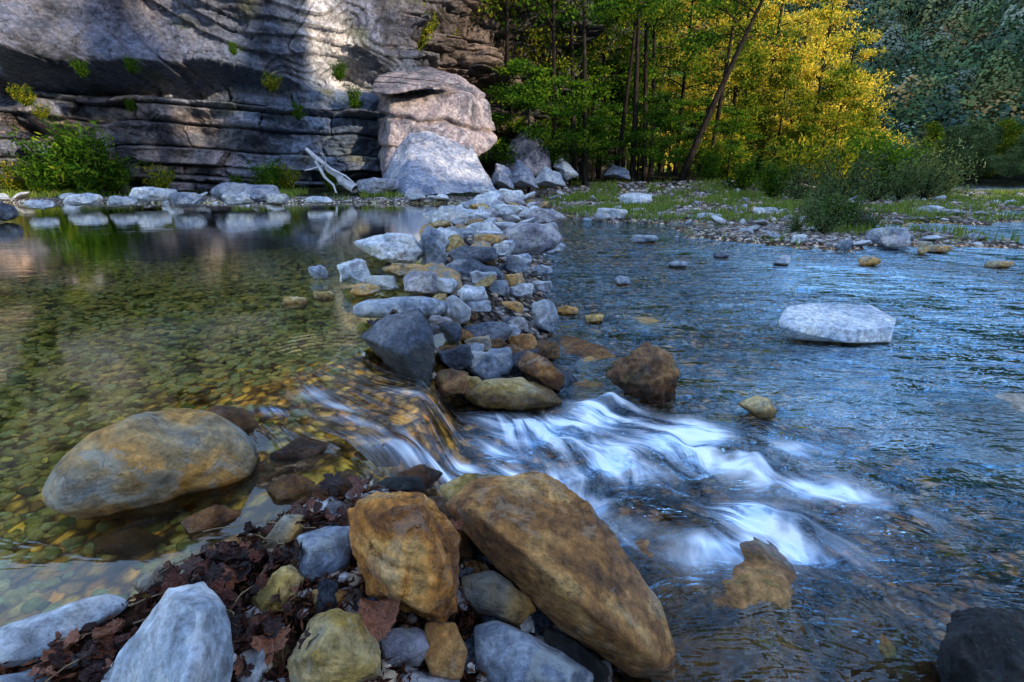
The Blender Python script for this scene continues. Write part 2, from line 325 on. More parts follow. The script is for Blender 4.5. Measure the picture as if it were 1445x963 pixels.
# ---------------------------------------------------------------- rocks
SPH={}
def sphere(n):
    if n not in SPH:
        bm=bmesh.new(); bmesh.ops.create_icosphere(bm,subdivisions=n,radius=1)
        v=np.array([x.co[:] for x in bm.verts]); f=np.array([[a.index for a in q.verts] for q in bm.faces]); bm.free(); SPH[n]=(v,f)
    return SPH[n]
def facet(s,k,seed,front=.3,lo=.72,hi=.95,p=30):
    g=np.random.default_rng(seed); acc=np.ones(len(s))
    sj=s+.035*np.stack([fbm(s[:,0]*2.5+seed,s[:,1]*2.5,s[:,2]*2.5,3,seed+j) for j in range(3)],1)
    for i in range(k):
        nrm=g.normal(size=3); nrm[2]=abs(nrm[2])*(1+front) if i%3 else nrm[2]; nrm/=np.linalg.norm(nrm)
        h=g.uniform(lo,hi); d=np.clip(sj@nrm,0,None)/h; acc+=d**p
    return acc**(-1/p)
def polyR(poly,th):
    P=np.array(poly,float); r=np.full(len(th),1e-3); dx,dy=np.cos(th),np.sin(th)
    for i in range(len(P)):
        a=P[i];b=P[(i+1)%len(P)]; e=b-a
        den=dx*e[1]-dy*e[0]; den=np.where(abs(den)<1e-9,1e-9,den)
        t=(a[0]*e[1]-a[1]*e[0])/den; q=(a[0]*dy-a[1]*dx)/den
        ok=(q>=-1e-6)&(q<=1+1e-6)&(t>0); r=np.where(ok,np.maximum(r,t),r)
    return r
FOOT=[]
def finish(name,V,f,cen,mat,label,cat,group,wetz,rad):
    me=mesh_from(name,V,f); W=V+cen; wl_=wlevel(W[:,0],W[:,1]) if wetz is None else wetz
    fattr(me,'wet',1-sst(W[:,2]-wl_+.02*fbm(W[:,0]*9,W[:,1]*9,W[:,2]*9,2,4),.0,.05))
    FOOT.append((cen[0],cen[1],rad))
    if len(label.split())<4: label+=" on the rock dam"
    return obj(name,me,loc=cen,mat=R[mat],label=label,cat=cat,group=group)
def prock(poly,zb,mat,label,thick=.8,seed=None,res=5,nf=9,rough=.03,e=.85,name='rock',cat='rock',group=None,wetz=None,lo=.7,y=None):
    seed=seed or len(FOOT)*13+5
    P=np.array(poly,float); x0,y0=P.min(0); x1,y1=P.max(0); cx,cy=(x0+x1)/2,(y0+y1)/2
    w=(x1-x0)/2;h=(y1-y0)/2
    if y is None: cpt=on(cx,y1-.15*h,zb); t=cpt[1]/ray(cx,y1-.15*h)[1]
    else: t=y/ray(cx,y1)[1]
    T=thick*math.sqrt(w*h)*t/F; T=max(T,min(thick*w*.55,.9*w)*t/F)
    D=ray(cx,cy); dn=np.linalg.norm(D); n=-D/dn; tc_=t+.35*T/dn
    cen=CAMP+D*tc_
    u=np.array([1.,0,0]); u=u-n*(u@n); u/=np.linalg.norm(u); v=np.cross(n,u)
    sc=tc_/F
    Q=np.stack([(P[:,0]-cx)*sc,-(P[:,1]-cy)*sc],1)
    s,f=sphere(res); th=np.arctan2(s[:,1],s[:,0]); rho=np.sqrt(s[:,0]**2+s[:,1]**2)
    R_=sum(polyR(Q,th+d)*wt for d,wt in ((-.08,.2),(0,.6),(.08,.2)))
    k=facet(s,nf,seed,lo=lo)
    rp=rho**e; cp=np.sign(s[:,2])*np.abs(s[:,2])**e
    a=np.cos(th)*R_*rp*(.15+.85*k); b_=np.sin(th)*R_*rp*(.15+.85*k); c=cp*T*k*1.05
    o3=seed*1.37
    cre=-np.abs(fbm(s[:,0]*2.2+o3,s[:,1]*2.2,s[:,2]*2.2,3,seed+8))
    nz=1+rough*2.0*fbm(s[:,0]*1.6+o3,s[:,1]*1.6,s[:,2]*1.6,3,seed)+rough*.9*fbm(s[:,0]*6+o3,s[:,1]*6,s[:,2]*6,4,seed+3)+rough*1.8*cre
    V=(a*nz)[:,None]*u+(b_*nz)[:,None]*v+(c*nz)[:,None]*n
    for _ in range(3):
        qx,qy=project(V+cen); sx=(x1-x0)/(qx.max()-qx.min()); sy=(y1-y0)/(qy.max()-qy.min())
        V=V+((V@u)*(sx-1))[:,None]*u+((V@v)*(sy-1))[:,None]*v
        qx,qy=project(V+cen); cen=cen+u*((cx-(qx.max()+qx.min())/2)*sc)+v*(-(cy-(qy.max()+qy.min())/2)*sc)
    return finish(name,V,f,cen,mat,label,cat,group,wetz,max(w*sc,T*.6))
def flatrock(poly,z0,top,mat,label,seed=1,res=6,rough=.05,wetz=.6,group=None,nf=9,lo=.75):
    W=np.array([on(px,py,z0)[:2] for px,py in poly]); c=(W.max(0)+W.min(0))/2; Q=W-c
    s,f=sphere(res); th=np.arctan2(s[:,1],s[:,0]); rho=np.sqrt(s[:,0]**2+s[:,1]**2); k=facet(s,nf,seed,front=1.2,lo=lo)
    R_=sum(polyR(Q,th+d)*wt for d,wt in ((-.12,.25),(0,.5),(.12,.25))); o3=seed*1.3
    nz=1+rough*2*fbm(s[:,0]*1.8+o3,s[:,1]*1.8,s[:,2]*1.8,4,seed)+rough*fbm(s[:,0]*6+o3,s[:,1]*6,s[:,2]*6,4,seed)
    hgt=top-z0; V=np.stack([np.cos(th)*R_*rho*k*nz*1.1,np.sin(th)*R_*rho*k*nz*1.1,s[:,2]*hgt*k*nz],1)
    V[:,2]*=np.where(V[:,2]>0,hgt/V[:,2].max(),1)
    return finish('rock',V,f,np.array([c[0],c[1],z0]),mat,label,'rock',group,wetz,abs(Q).max()*.7)
def hullrock(pts,zb,mat,label,back=.25,seed=1,res=6,rough=.02,p=140,name='rock',cat='rock',group=None,wetz=None,y=None,strat=None,bshrink=.75):
    P=np.array(pts,float); yb_=P[:,1].max(); cx=P[:,0].mean(); cyy=P[:,1].mean()
    t=(on(cx,yb_,zb)[1] if y is None else y)/ray(cx,yb_)[1]
    W=[CAMP+ray(a,b)*(t+d) for a,b,d in P]
    if back>0:
        for a,b,d in P[::2]:
            W.append(CAMP+ray(cx+(a-cx)*bshrink,cyy+(b-cyy)*bshrink)*(t+back))
    W=np.array(W); cen=W.mean(0); L=W-cen
    bm=bmesh.new(); [bm.verts.new(v) for v in L]; bmesh.ops.convex_hull(bm,input=bm.verts); bm.normal_update()
    N=np.array([q.normal[:] for q in bm.faces]); Hh=np.array([q.normal.dot(q.verts[0].co) for q in bm.faces]); bm.free()
    sg=np.sign(Hh); N=N*sg[:,None]; Hh=np.abs(Hh)+1e-4
    s,f=sphere(res); ext=np.maximum(L.max(0)-L.min(0),1e-3); d=s*ext; d/=np.linalg.norm(d,axis=1)[:,None]
    size=ext.max()
    inv=np.clip(d@N.T,0,None)/Hh[None,:]; m=inv.max(1); r_=1/(m*((inv/m[:,None])**p).sum(1)**(1/p))
    V=d*r_[:,None]; o3=seed*1.7; q=V/size*3
    dn_=rough*size*(1.2*fbm(q[:,0]+o3,q[:,1],q[:,2],4,seed)-1.6*np.abs(fbm(q[:,0]*1.5+o3,q[:,1]*1.5,q[:,2]*1.5,4,seed+5))+.6*fbm(q[:,0]*5+o3,q[:,1]*5,q[:,2]*5,3,seed+9)+.4)
    if strat:
        zz_=V[:,2]+.15*strat[0]*fbm(q[:,0]*2,q[:,1]*2,q[:,2]*2,2,seed)+.12*V[:,0]; li_=np.floor(zz_/strat[0]); ff=zz_/strat[0]-li_
        dn_=dn_+strat[1]*(_h(li_,li_*0,li_*0,seed)-.5)-strat[1]*.8*np.exp(-(np.minimum(ff,1-ff)/.06)**2)
    V=V+d*dn_[:,None]
    return finish(name,V,f,cen,mat,label,cat,group,wetz,size*.4)
Z1=.30
prock([(58,690),(75,650),(110,615),(160,590),(230,576),(275,582),(330,612),(368,650),(365,680),(310,700),(260,712),(190,734),(110,732),(70,715)],.24,'tan',"large smooth tan boulder at the edge of the pool",.85,11,6,7,.03,lo=.82)
hullrock([(495,722,.02),(528,692,.04),(602,690,.04),(640,760,.02),(645,862,0),(618,880,0),(520,838,0),(500,775,.0),(528,722,-.10),(590,710,-.08),(622,800,-.13),(598,855,-.12),(545,818,-.11)],.27,'orange',"blocky orange sandstone with cracked face",.2,12,6,.035,p=250,strat=(.09,.014))
hullrock([(625,712,.12),(668,676,.2),(765,667,.22),(832,708,.16),(868,755,.12),(932,850,.04),(958,925,0),(952,960,0),(895,958,0),(785,885,.02),(735,835,.05),(648,745,.1),(668,722,.02),(745,785,-.06),(840,868,-.12),(922,928,-.13)],.05,'brown',"long brown sandstone slab leaning beside rapids",.22,14,6,.016,p=260)
prock([(620,690),(655,668),(715,672),(712,720),(690,780),(665,770),(640,730)],.2,'moss',"ochre stone wedged behind the slab",.8,15,5)
hullrock([(130,980,0),(180,905,.02),(238,828,.05),(288,819,.05),(320,852,.02),(330,915,0),(322,990,-.02),(220,1020,-.03),(245,850,-.04),(288,860,-.05),(262,975,-.14),(185,975,-.08)],Z1,'white',"pale blue-white pointed stone among dead leaves",.2,16,6,.02,p=250)
prock([(-30,890),(60,855),(120,838),(182,845),(165,870),(100,905),(50,940),(-30,950)],Z1,'white',"flat pale stone beside shallow water",.6,17,5,9)
prock([(-30,955),(30,942),(70,955),(80,1000),(-30,1010)],Z1,'grey',"small pale grey stone in litter",.7,18,5)
prock([(418,755),(450,742),(495,748),(499,790),(485,822),(450,828),(425,805)],Z1,'grey',"grey block stone next to leaf litter",.85,19,5,11,.05,e=.7)
prock([(355,845),(375,805),(405,797),(430,815),(428,850),(400,872),(365,868)],Z1,'moss',"rounded green-grey stone in dead leaves",.9,20,5,8,.05)
prock([(405,940),(420,880),(460,858),(495,875),(530,915),(538,963),(500,990),(430,985)],Z1,'moss',"yellow ochre stone with grey patches",.85,21,6,10,.05)
prock([(365,770),(395,728),(430,725),(432,745),(400,792),(372,785)],Z1,'tan',"small tan stone half buried in leaves",.8,22,5)
prock([(535,900),(560,885),(600,888),(606,915),(590,942),(545,942)],.27,'purple',"small purple-grey stone in the pile",.85,23,5)
prock([(598,880),(640,878),(660,920),(655,960),(610,955),(595,920)],.24,'brown',"small brown stone in the pile",.85,24,5)
prock([(668,885),(700,876),(760,903),(838,955),(820,990),(700,990),(672,940)],.12,'grey',"grey-green slab under larger stones",.7,25,5)
prock([(650,815),(690,805),(745,845),(757,870),(720,884),(670,868),(650,840)],.16,'tan',"wedged tan stone with green tint",.8,26,5)
prock([(325,950),(360,915),(380,940),(372,985),(325,990)],Z1,'grey',"small rounded grey stone in leaves",.85,27,5)
prock([(590,700),(625,700),(657,735),(667,790),(640,790),(610,740)],.22,'wetbrown',"dark ochre stone beside the orange block",.8,28,5)
prock([(278,590),(300,572),(340,575),(388,618),(384,642),(330,640),(290,615)],.22,'wetbrown',"wet dark brown stone at the water edge",.8,29,5,wetz=.5)
prock([(540,960),(580,942),(640,955),(660,1000),(540,1000)],.2,'purple',"dark stone at the foot of the pile",.8,30,5)
prock([(760,880),(800,900),(860,950),(850,1000),(770,990)],.02,'dark',"dark wet stone below the slab",.8,31,5,wetz=.5)
prock([(640,760),(670,770),(700,800),(680,815),(650,810)],.14,'dark',"dark stone wedged between larger stones",.8,131,5,wetz=.5)
for i,(pl,z,m,lab,wz) in enumerate([([(490,648),(525,626),(572,634),(565,660),(510,668)],.14,'wetbrown',"dark wet stone under the falling water",.9),([(440,690),(480,665),(510,680),(500,720),(450,730)],.26,'wetbrown',"wet brown stone below leaves",.9),([(380,640),(430,615),(470,630),(450,665),(395,668)],.24,'wetbrown',"wet brown stone at the lip",.9),([(560,668),(600,655),(625,668),(612,692),(575,695)],.15,'wetbrown',"dark wet stone beside falling water",.9),([(375,690),(410,668),(445,680),(440,712),(390,718)],.26,'brown',"wet tan stone in shallow flow",.9),([(470,735),(500,715),(520,735),(505,760),(475,758)],.3,'wetbrown',"dark stone beside orange block",.9),([(520,690),(545,672),(590,672),(600,690),(560,700)],.2,'dark',"dark wet stone behind the orange block",.9),([(350,665),(372,648),(395,660),(388,684),(358,686)],.25,'wetbrown',"small wet brown stone in shallow flow",.9),
 ([(185,820),(220,795),(250,805),(240,835),(200,840)],.3,'tan',"small tan stone among dead leaves",None),([(330,905),(350,885),(362,900),(350,920),(332,920)],.31,'purple',"small purple stone among leaves",None),([(255,735),(300,712),(345,722),(330,748),(270,756)],.27,'brown',"flat wet brown stone beside the boulder",.9),([(130,760),(190,745),(230,760),(200,785),(140,785)],.22,'brown',"submerged brown stone under amber flow",.9),([(370,925),(395,900),(415,925),(400,950),(375,948)],.3,'wetbrown',"dark small stone among leaves",.2),([(90,930),(120,915),(140,930),(128,955),(95,955)],.3,'grey',"small grey stone among leaves",None),([(300,770),(335,752),(358,770),(345,795),(308,795)],.31,'brown',"small brown stone in wet leaves",None),([(240,845),(275,825),(300,835),(290,860),(250,865)],.31,'grey',"small grey stone in wet leaves",None),([(440,835),(470,825),(495,840),(480,862),(445,860)],.31,'tan',"small tan stone in the pile",None),([(500,845),(530,840),(550,860),(530,880),(505,875)],.29,'dark',"small dark stone in the pile",None)]):
    prock(pl,z,m,lab,.8,132+i,5,10,.05,wetz=wz)
flatrock(SUBM[0],-.12,.058,'subbrown',"large submerged brown boulder with green algae",32,rough=.05,wetz=-9)
flatrock(SUBM[1],-.10,.022,'subbrown',"submerged reddish stone under clear water",33,rough=.04,wetz=-9)
hullrock([(1320,930,.0),(1335,880,.06),(1380,852,.10),(1450,862,.12),(1500,900,.05),(1500,1010,0),(1350,1010,0),(1352,905,-.05),(1410,885,-.04),(1470,935,-.08),(1390,965,-.12)],-.05,'dark',"black wet rough boulder in the stream",.15,34,6,.06,p=120,wetz=.5)
flatrock(SUBM[2],-.10,.045,'subpale',"pale grey-brown flat boulder washed by stream water",35,rough=.04,wetz=-9)
hullrock([(1110,432,.30),(1150,427,.36),(1230,430,.36),(1264,450,.10),(1098,453,.02),(1150,462,-.05),(1205,467,-.07),(1263,461,0),(1100,461,.02),(1135,471,-.04),(1200,484,-.06),(1258,483,0),(1120,480,.1),(1250,490,.2)],-.02,'white',"flat pale slab standing in the stream",0,36,6,.008,p=300)
hullrock([(858,532,0),(870,510,.05),(908,482,.08),(945,500,.05),(957,530,0),(952,562,0),(925,572,0),(880,556,0),(895,505,-.06),(925,505,-.05),(915,540,-.12)],-.01,'wetbrown',"jagged dark brown rock above the rapids",.15,37,6,.08,wetz=.12)
prock([(1040,568),(1065,558),(1085,562),(1097,578),(1088,592),(1065,588)],.0,'moss',"small ochre stone poking from the water",.9,38,5,wetz=.04)
prock([(655,558),(690,535),(740,532),(780,550),(794,572),(740,580),(680,580)],.02,'moss',"wet yellow ochre stone above the rapids",.8,39,6,8,wetz=.1)
prock([(728,515),(745,495),(780,510),(797,530),(790,552),(755,542)],.03,'brown',"orange-tan stone at the dam foot",.85,40,5,wetz=.08)
prock([(662,525),(690,492),(715,490),(724,515),(718,537),(680,540)],.04,'grey',"blue-grey stone at the dam foot",.85,41,5)
hullrock([(508,474,.05),(548,445,.1),(592,435,.12),(610,462,.08),(614,512,0),(606,556,0),(575,548,0),(580,452,-.02),(566,500,-.16),(598,548,-.10)],.10,'dark',"dark wet angular rock splitting the chute",.2,42,6,.018,wetz=.34,p=400)
prock([(498,432),(520,420),(600,418),(630,425),(625,445),(580,451),(510,448)],.33,'grey',"long flat grey stone on the rock dam",.9,43,5,9,e=.6)
flatrock([(765,487),(790,478),(870,495),(885,515),(840,523),(790,506)],-.04,.03,'brown',"flat brown slab in shallow water",44,5,wetz=.02)
flatrock([(795,545),(820,535),(860,548),(875,572),(820,575)],-.05,.002,'subbrown',"submerged orange stone in shallows",45,5,wetz=-9)
flatrock([(885,455),(900,448),(935,452),(938,468),(893,470)],-.04,.008,'tan',"low tan stone in shallow water",46,5,wetz=-9)
D_=[(500,324,608,374,.42,'white',"large white rounded boulder on the rock dam"),(592,318,632,388,.34,'grey',"leaning blue-grey slab on the dam"),(463,364,536,407,.34,'white',"pale stone at the pool side of the dam"),
(538,368,602,393,.36,'tan',"tan-grey flat stone on the dam"),(563,378,626,420,.34,'purple',"grey blocky stone on the dam"),(629,366,712,416,.24,'dark',"dark layered boulder on the dam"),(632,342,710,378,.36,'dark',"dark slab on top of the dam"),
(700,308,796,366,.22,'purple',"long purple-grey boulder on the dam"),(708,354,757,388,.2,'grey',"grey stone on the dam"),(735,290,798,321,.25,'purple',"purple-grey flat boulder near the pool"),
(620,412,664,470,.22,'pale',"pale grey angular stone"),(645,446,723,498,.1,'dark',"dark wet stone on the downstream side"),(745,422,789,472,.05,'grey',"upright grey stone at the dam edge"),(640,400,694,436,.26,'white',"white stone near the dam top"),
(650,422,696,446,.2,'pale',"pale slab"),(695,425,747,447,.1,'tan',"tan slab on the dam edge"),(700,445,745,466,.1,'dark',"dark small stone"),(708,383,745,410,.15,'tan',"tan block on the dam"),(490,398,540,420,.31,'tan',"tan stone beside the pool"),
(434,373,466,396,.30,'grey',"small grey stone in the pool edge"),(435,407,480,430,.28,'moss',"mossy stone in shallow pool water"),(395,415,440,440,.25,'moss',"submerged olive stone at the pool edge"),(512,388,566,412,.34,'pale',"pale stone on the dam"),
(748,372,785,392,.08,'grey',"grey stone at the water edge"),(652,310,712,335,.36,'pale',"pale flat stone"),(665,328,715,352,.36,'tan',"tan stone"),(700,372,722,388,.2,'dark',"dark small stone on the dam"),(596,296,645,318,.35,'pale',"pale stone beside the pool"),
(785,430,820,446,0,'tan',"small tan stone under shallow water"),(820,442,856,458,0,'moss',"small olive stone in shallow water"),(866,388,890,404,0,'grey',"small grey stone in the stream"),
(606,450,660,498,.16,'dark',"wet grey stone"),(612,484,676,530,.10,'dark',"dark wet stone"),(608,516,668,568,.05,'wetbrown',"dark wet stone beside the chute"),(712,466,764,504,.05,'brown',"brown stone at the dam foot"),(682,456,738,488,.12,'pale',"pale flat stone"),
(716,396,756,427,.12,'grey',"grey block"),(750,392,782,416,.06,'pale',"pale stone"),(600,390,652,420,.30,'pale',"pale slab"),(688,336,728,364,.34,'white',"white stone"),(636,294,694,316,.36,'white',"white flat stone"),(688,288,738,310,.36,'pale',"pale stone"),(650,278,704,300,.36,'grey',"grey stone"),(700,274,745,294,.36,'purple',"purple-grey stone"),
(600,440,640,470,.25,'purple',"purple-grey stone"),(650,494,706,534,.07,'grey',"wet grey stone"),(690,532,738,562,.04,'wetbrown',"wet brown stone"),(716,446,752,472,.1,'purple',"purple-grey stone"),(655,470,704,500,.12,'tan',"tan stone"),(640,528,690,562,.04,'moss',"wet ochre stone"),(700,485,748,517,.05,'wetbrown',"dark wet stone"),(585,455,625,490,.22,'dark',"dark wet stone"),(660,380,704,404,.3,'pale',"pale stone"),(760,340,800,362,.1,'grey',"grey stone")]
for i,(a,b_,c,d,z,m,lab) in enumerate(D_):
    g=np.random.default_rng(i+50); n_=7; th=np.linspace(0,2*math.pi,n_,endpoint=False)+g.uniform(-.35,.35,n_)
    w_,h_=(c-a)/2,(d-b_)/2; pe=.65
    poly=[((a+c)/2+w_*np.sign(math.cos(t))*abs(math.cos(t))**pe*g.uniform(.7,1.05),(b_+d)/2+h_*np.sign(math.sin(t))*abs(math.sin(t))**pe*g.uniform(.7,1.05)) for t in th]
    prock(poly,z,m,lab,.95,100+i*7,5,13,.055,e=.62,group="stones of the rock dam",lo=.6)
B_=[(836,292,886,312,.05,'pale'),(872,272,922,292,.1,'white'),(890,330,932,344,0,'grey'),(1090,360,1118,376,0,'grey'),(1210,360,1244,378,0,'tan'),(1388,366,1434,381,0,'tan'),(1040,320,1064,334,0,'grey'),(1115,330,1140,346,.05,'pale'),(1180,338,1206,356,.05,'grey'),(1292,338,1318,360,.02,'tan'),(1240,330,1290,352,.05,'purple'),(1300,345,1345,358,0,'tan'),(942,368,972,379,0,'grey'),(1005,355,1030,366,0,'dark'),(1160,300,1200,318,.05,'white'),(1060,292,1100,306,.05,'pale'),(980,300,1020,312,.05,'pale'),(1290,290,1335,305,.05,'pale'),(1215,320,1290,348,.05,'grey'),(930,255,975,268,.1,'grey'),
(90,272,150,293,.4,'white'),(180,262,242,288,.45,'white'),(150,276,195,293,.4,'pale'),(238,270,286,293,.4,'grey'),(295,256,404,288,.45,'boulderblue'),(310,270,372,291,.4,'pale'),(498,248,566,277,.5,'boulderblue'),(30,282,80,297,.4,'pale'),(-20,284,26,314,.35,'dark'),(372,272,410,290,.4,'pale'),(430,276,470,289,.4,'white'),(560,262,600,280,.4,'pale'),(700,266,740,284,.4,'pale'),(668,272,700,290,.35,'white')]
for i,(a,b_,c,d,z,m) in enumerate(B_):
    g=np.random.default_rng(i+250); n_=8; th=np.linspace(0,2*math.pi,n_,endpoint=False)+g.uniform(-.25,.25,n_)
    w_,h_=(c-a)/2,(d-b_)/2; pe=.7
    poly=[((a+c)/2+w_*np.sign(math.cos(t))*abs(math.cos(t))**pe*g.uniform(.85,1.05),(b_+d)/2+h_*np.sign(math.sin(t))*abs(math.sin(t))**pe*g.uniform(.8,1.05)) for t in th]
    prock(poly,z,m,{'white':"white weathered stone on the shore",'pale':"pale grey stone on the shore",'grey':"grey stone in shallow water",'dark':"dark stone at the water edge",'tan':"tan stone in shallow water",'purple':"purple-grey stone on the gravel bar",'boulderblue':"blue-grey boulder at the cliff foot"}[m],.9,300+i*3,5,12,.06,e=.65,group="shore stones",lo=.65)
BK=dict(name='boulder',cat='boulder',wetz=-9)
hullrock([(528,125,.3),(560,112,.8),(645,108,1.0),(684,132,.8),(706,200,.4),(640,245,0),(545,270,0),(535,215,.1),(553,140,-1.5),(546,245,-2.0),(655,136,-1.0),(664,235,-1.3)],.5,'boulder',"huge grey-pink sandstone boulder with stepped top",2.2,61,6,.035,p=500,y=21.3,strat=(1.3,.34),**BK)
hullrock([(524,120,.0),(533,108,.3),(562,99,.8),(612,97,.9),(645,105,.6),(650,116,.3),(600,126,-.6),(550,134,-.9),(526,131,-.3),(560,112,-.3),(600,112,-.2)],.5,'boulder',"flat cap slab lying on a huge boulder",1.2,62,6,.02,p=200,y=20.8,strat=(.25,.12),**BK)
hullrock([(534,262,.2),(550,212,.7),(582,172,1.3),(622,171,1.4),(664,205,1.2),(706,276,.2),(572,288,-2.4),(600,196,.4)],.4,'boulderblue',"blue-grey triangular boulder below the cliff",2.2,63,6,.018,y=18.9,p=500,**BK)
for i,(pl,m,yy,lab) in enumerate([([(702,255,0),(722,200,.3),(745,176,.5),(776,215,.2),(778,245,0),(740,265,0),(748,205,-.6),(735,250,-.8)],'boulder',24,"pointed sandstone boulder among trees"),([(780,235,0),(790,218,.2),(818,248,0),(800,256,0),(796,240,-.4)],'pale',25,"leaning pale boulder at forest edge"),([(715,262,0),(730,225,.3),(748,240,0),(760,266,0),(735,255,-.5)],'boulderblue',22.5,"grey angular boulder fragment on shore"),([(750,262,0),(768,235,.2),(790,245,0),(800,264,0),(770,255,-.5)],'pale',23,"pale boulder fragment on shore"),([(690,262,0),(700,230,.2),(720,240,0),(725,267,0),(705,255,-.4)],'boulderblue',22,"grey angular boulder fragment on shore"),([(850,248,0),(865,232,.2),(885,240,0),(890,254,0),(868,246,-.4)],'boulderblue',27,"forest edge grey boulder")]):
    hullrock(pl,.5,m,lab,.7,70+i,5,.04,y=yy,**BK)
SV=[]
for i in range(20):
    s,f=sphere(4); g=np.random.default_rng(900+i); k=facet(s,13,900+i,lo=.45,hi=.85,p=40)
    sc=np.array([1,g.uniform(.5,.95),g.uniform(.25,.6)]); V=s*k[:,None]*(1.15+.10*fbm(s[:,0]*2+i,s[:,1]*2,s[:,2]*2,4,i))[:,None]*sc
    SV.append((V,f))
def stone_mesh(i,m):
    V,f=SV[i]; me=mesh_from('river_stone',V,f); fattr(me,'wet',np.clip(-V[:,2]*3-.2,0,1)); me.materials.append(R[m]); return me
CACHE={}
LB={'white':"small white river stone",'pale':"small pale river stone",'grey':"small grey river stone",'tan':"small tan river stone",'purple':"small purple-grey river stone",'dark':"small dark river stone",'moss':"small ochre river stone",'brown':"small brown river stone",'wetbrown':"small wet brown river stone",'subbrown':"small submerged brown stone"}
def put_stone(x,y,r,m,zoff=.2):
    i=random.randrange(20)
    if (i,m) not in CACHE: CACHE[(i,m)]=stone_mesh(i,m)
    z=float(gz(np.array([x]),np.array([y]))[0])
    return obj('river_stone',CACHE[(i,m)],loc=(x,y,z+r*zoff),rot=(random.uniform(-.5,.5),random.uniform(-.5,.5),random.uniform(0,6.28)),scale=(r,r,r),label=LB[m],cat="stone",group="scattered river stones")
cnt=0; placed=[]
for _ in range(9000):
    if cnt>=125: break
    y=2.8+15.5*random.random()**1.3; s_=random.gauss(0,.5)
    if abs(s_)>1.05: continue
    x=float(damc(y))+s_*float(damw(y)); r=random.choice([.08,.11,.15,.24])*random.uniform(.85,1.2)+.013*y*random.random()**1.5
    if y<4: r=min(r,.16)
    if any((x-a)**2+(y-b)**2<(.5*rr+.4*r)**2 for a,b,rr in FOOT): continue
    if any((x-a)**2+(y-b)**2<(.6*rr+.55*r)**2 for a,b,rr in placed): continue
    placed.append((x,y,r)); cnt+=1
    put_stone(x,y,r,random.choice(['white','white','pale','pale','grey','purple','tan','moss'] if y>3.7 else ['dark','dark','grey','brown','wetbrown']),.4)
cnt=0
for _ in range(6000):
    if cnt>=100: break
    y=random.uniform(7.0,28); x=random.uniform(1.5,y*.98)
    z=float(gz(np.array([x]),np.array([y]))[0])
    if z<-.07 or z>.3: continue
    r=random.uniform(.07,.12)+.010*y*random.random()
    if random.random()<.35 or z<.06: cnt+=1; put_stone(x,y,r,random.choice(['white','pale','pale','grey','tan','purple']),.3)
for _ in range(26):
    y=15.5+random.uniform(-.1,.9); x=random.uniform(-15.5,-1.2); put_stone(x,y,random.uniform(.12,.3),random.choice(['white','pale','pale','grey','purple']),.4)
for _ in range(12):
    x=random.uniform(-.5,.15); y=random.uniform(.85,1.25); put_stone(x,y,random.uniform(.03,.06),random.choice(['dark','grey','brown','purple']),.2)
for _ in range(34):
    x=random.uniform(.35,2.8); y=random.uniform(1.0,7.0); 
    if .3<x<2 and 1.4<y<2.6: continue
    put_stone(x,y,random.uniform(.07,.16),random.choice(['brown','subbrown','moss','tan','grey']),.15)
# ---------------------------------------------------------------- gravel (stuff)
def pebbles(name,pos,r,flat,mat,label):
    s,f=sphere(2); n_=len(pos); g=np.random.default_rng(5)
    sc=np.stack([g.uniform(.8,1.3,n_),g.uniform(.6,1,n_),g.uniform(.35,.7,n_)*flat],1)*r[:,None]
    a=g.uniform(0,6.28,n_); jit=1+.13*g.normal(size=(n_,len(s),1))
    V=s[None]*jit*sc[:,None,:]
    ca,sa=np.cos(a)[:,None],np.sin(a)[:,None]
    x=V[:,:,0]*ca-V[:,:,1]*sa; y=V[:,:,0]*sa+V[:,:,1]*ca; z=V[:,:,2]+V[:,:,0]*g.uniform(-.3,.3,n_)[:,None]
    V=np.stack([x,y,z],2)+pos[:,None,:]
    FF=f[None]+(np.arange(n_)*len(s))[:,None,None]
    me=mesh_from(name,V.reshape(-1,3),FF.reshape(-1,3)); obj(name,me,mat=mat,label=label,cat="gravel",kind='stuff')
def mat_peb(name,pts,rough):
    M=NT(name); g=M.n('ShaderNodeNewGeometry'); tc=M.n('ShaderNodeTexCoord')
    c=M.ramp(g.outputs['Random Per Island'],pts); nn=M.noise(tc.outputs['Object'],70,3); c=M.mix(.8,c,M.ramp(nn,[(.3,.5),(.7,1.4)]),'MULTIPLY')
    b=M.n('ShaderNodeBsdfDiffuse'); M.l(c,b.inputs[0]); M.l(b.outputs[0],M.out.inputs[0]); return M.m
mpool=mat_peb('pool_pebbles',[(0,(.07,.08,.025)),(.3,(.24,.24,.055)),(.6,(.46,.34,.09)),(.85,(.34,.38,.18)),(1,(.70,.46,.13))],.6)
mbank=mat_peb('bank_pebbles',[(0,(.05,.045,.045)),(.3,(.16,.11,.07)),(.6,(.28,.26,.26)),(.85,(.42,.30,.19)),(1,(.52,.52,.53))],.6)
N=21000; x=-.9-rng.random(N)**1.3*6.0; y=1.0+rng.random(N)**1.5*7.5
kp=(rng.random(N)>.93*np.exp(-((x+1.05)/.7)**2-((y-2.2)/.65)**2))&(rng.random(N)>.93*np.exp(-((x+1.15)/.55)**2-((y-1.15)/.45)**2)); x,y=x[kp],y[kp]
z=gz(x,y); r=(.012+.020*rng.random(len(x))**2+.003*y); pebbles('pool_gravel',np.stack([x,y,z],1),r,.8,mpool,"olive and ochre pebbles on the pool bed")
N=10000; t_=rng.random(N)
xa=rng.uniform(-.6,.5,N); ya=rng.uniform(.5,1.7,N)
yb=3.8+rng.random(N)**1.2*12; xb=damc(yb)+rng.normal(0,.6,N)*damw(yb)
yc_=rng.uniform(1.0,8,N); xc=rng.uniform(.2,3.5,N)
yd=rng.uniform(8,28,N); xd=rng.uniform(1.5,26,N)
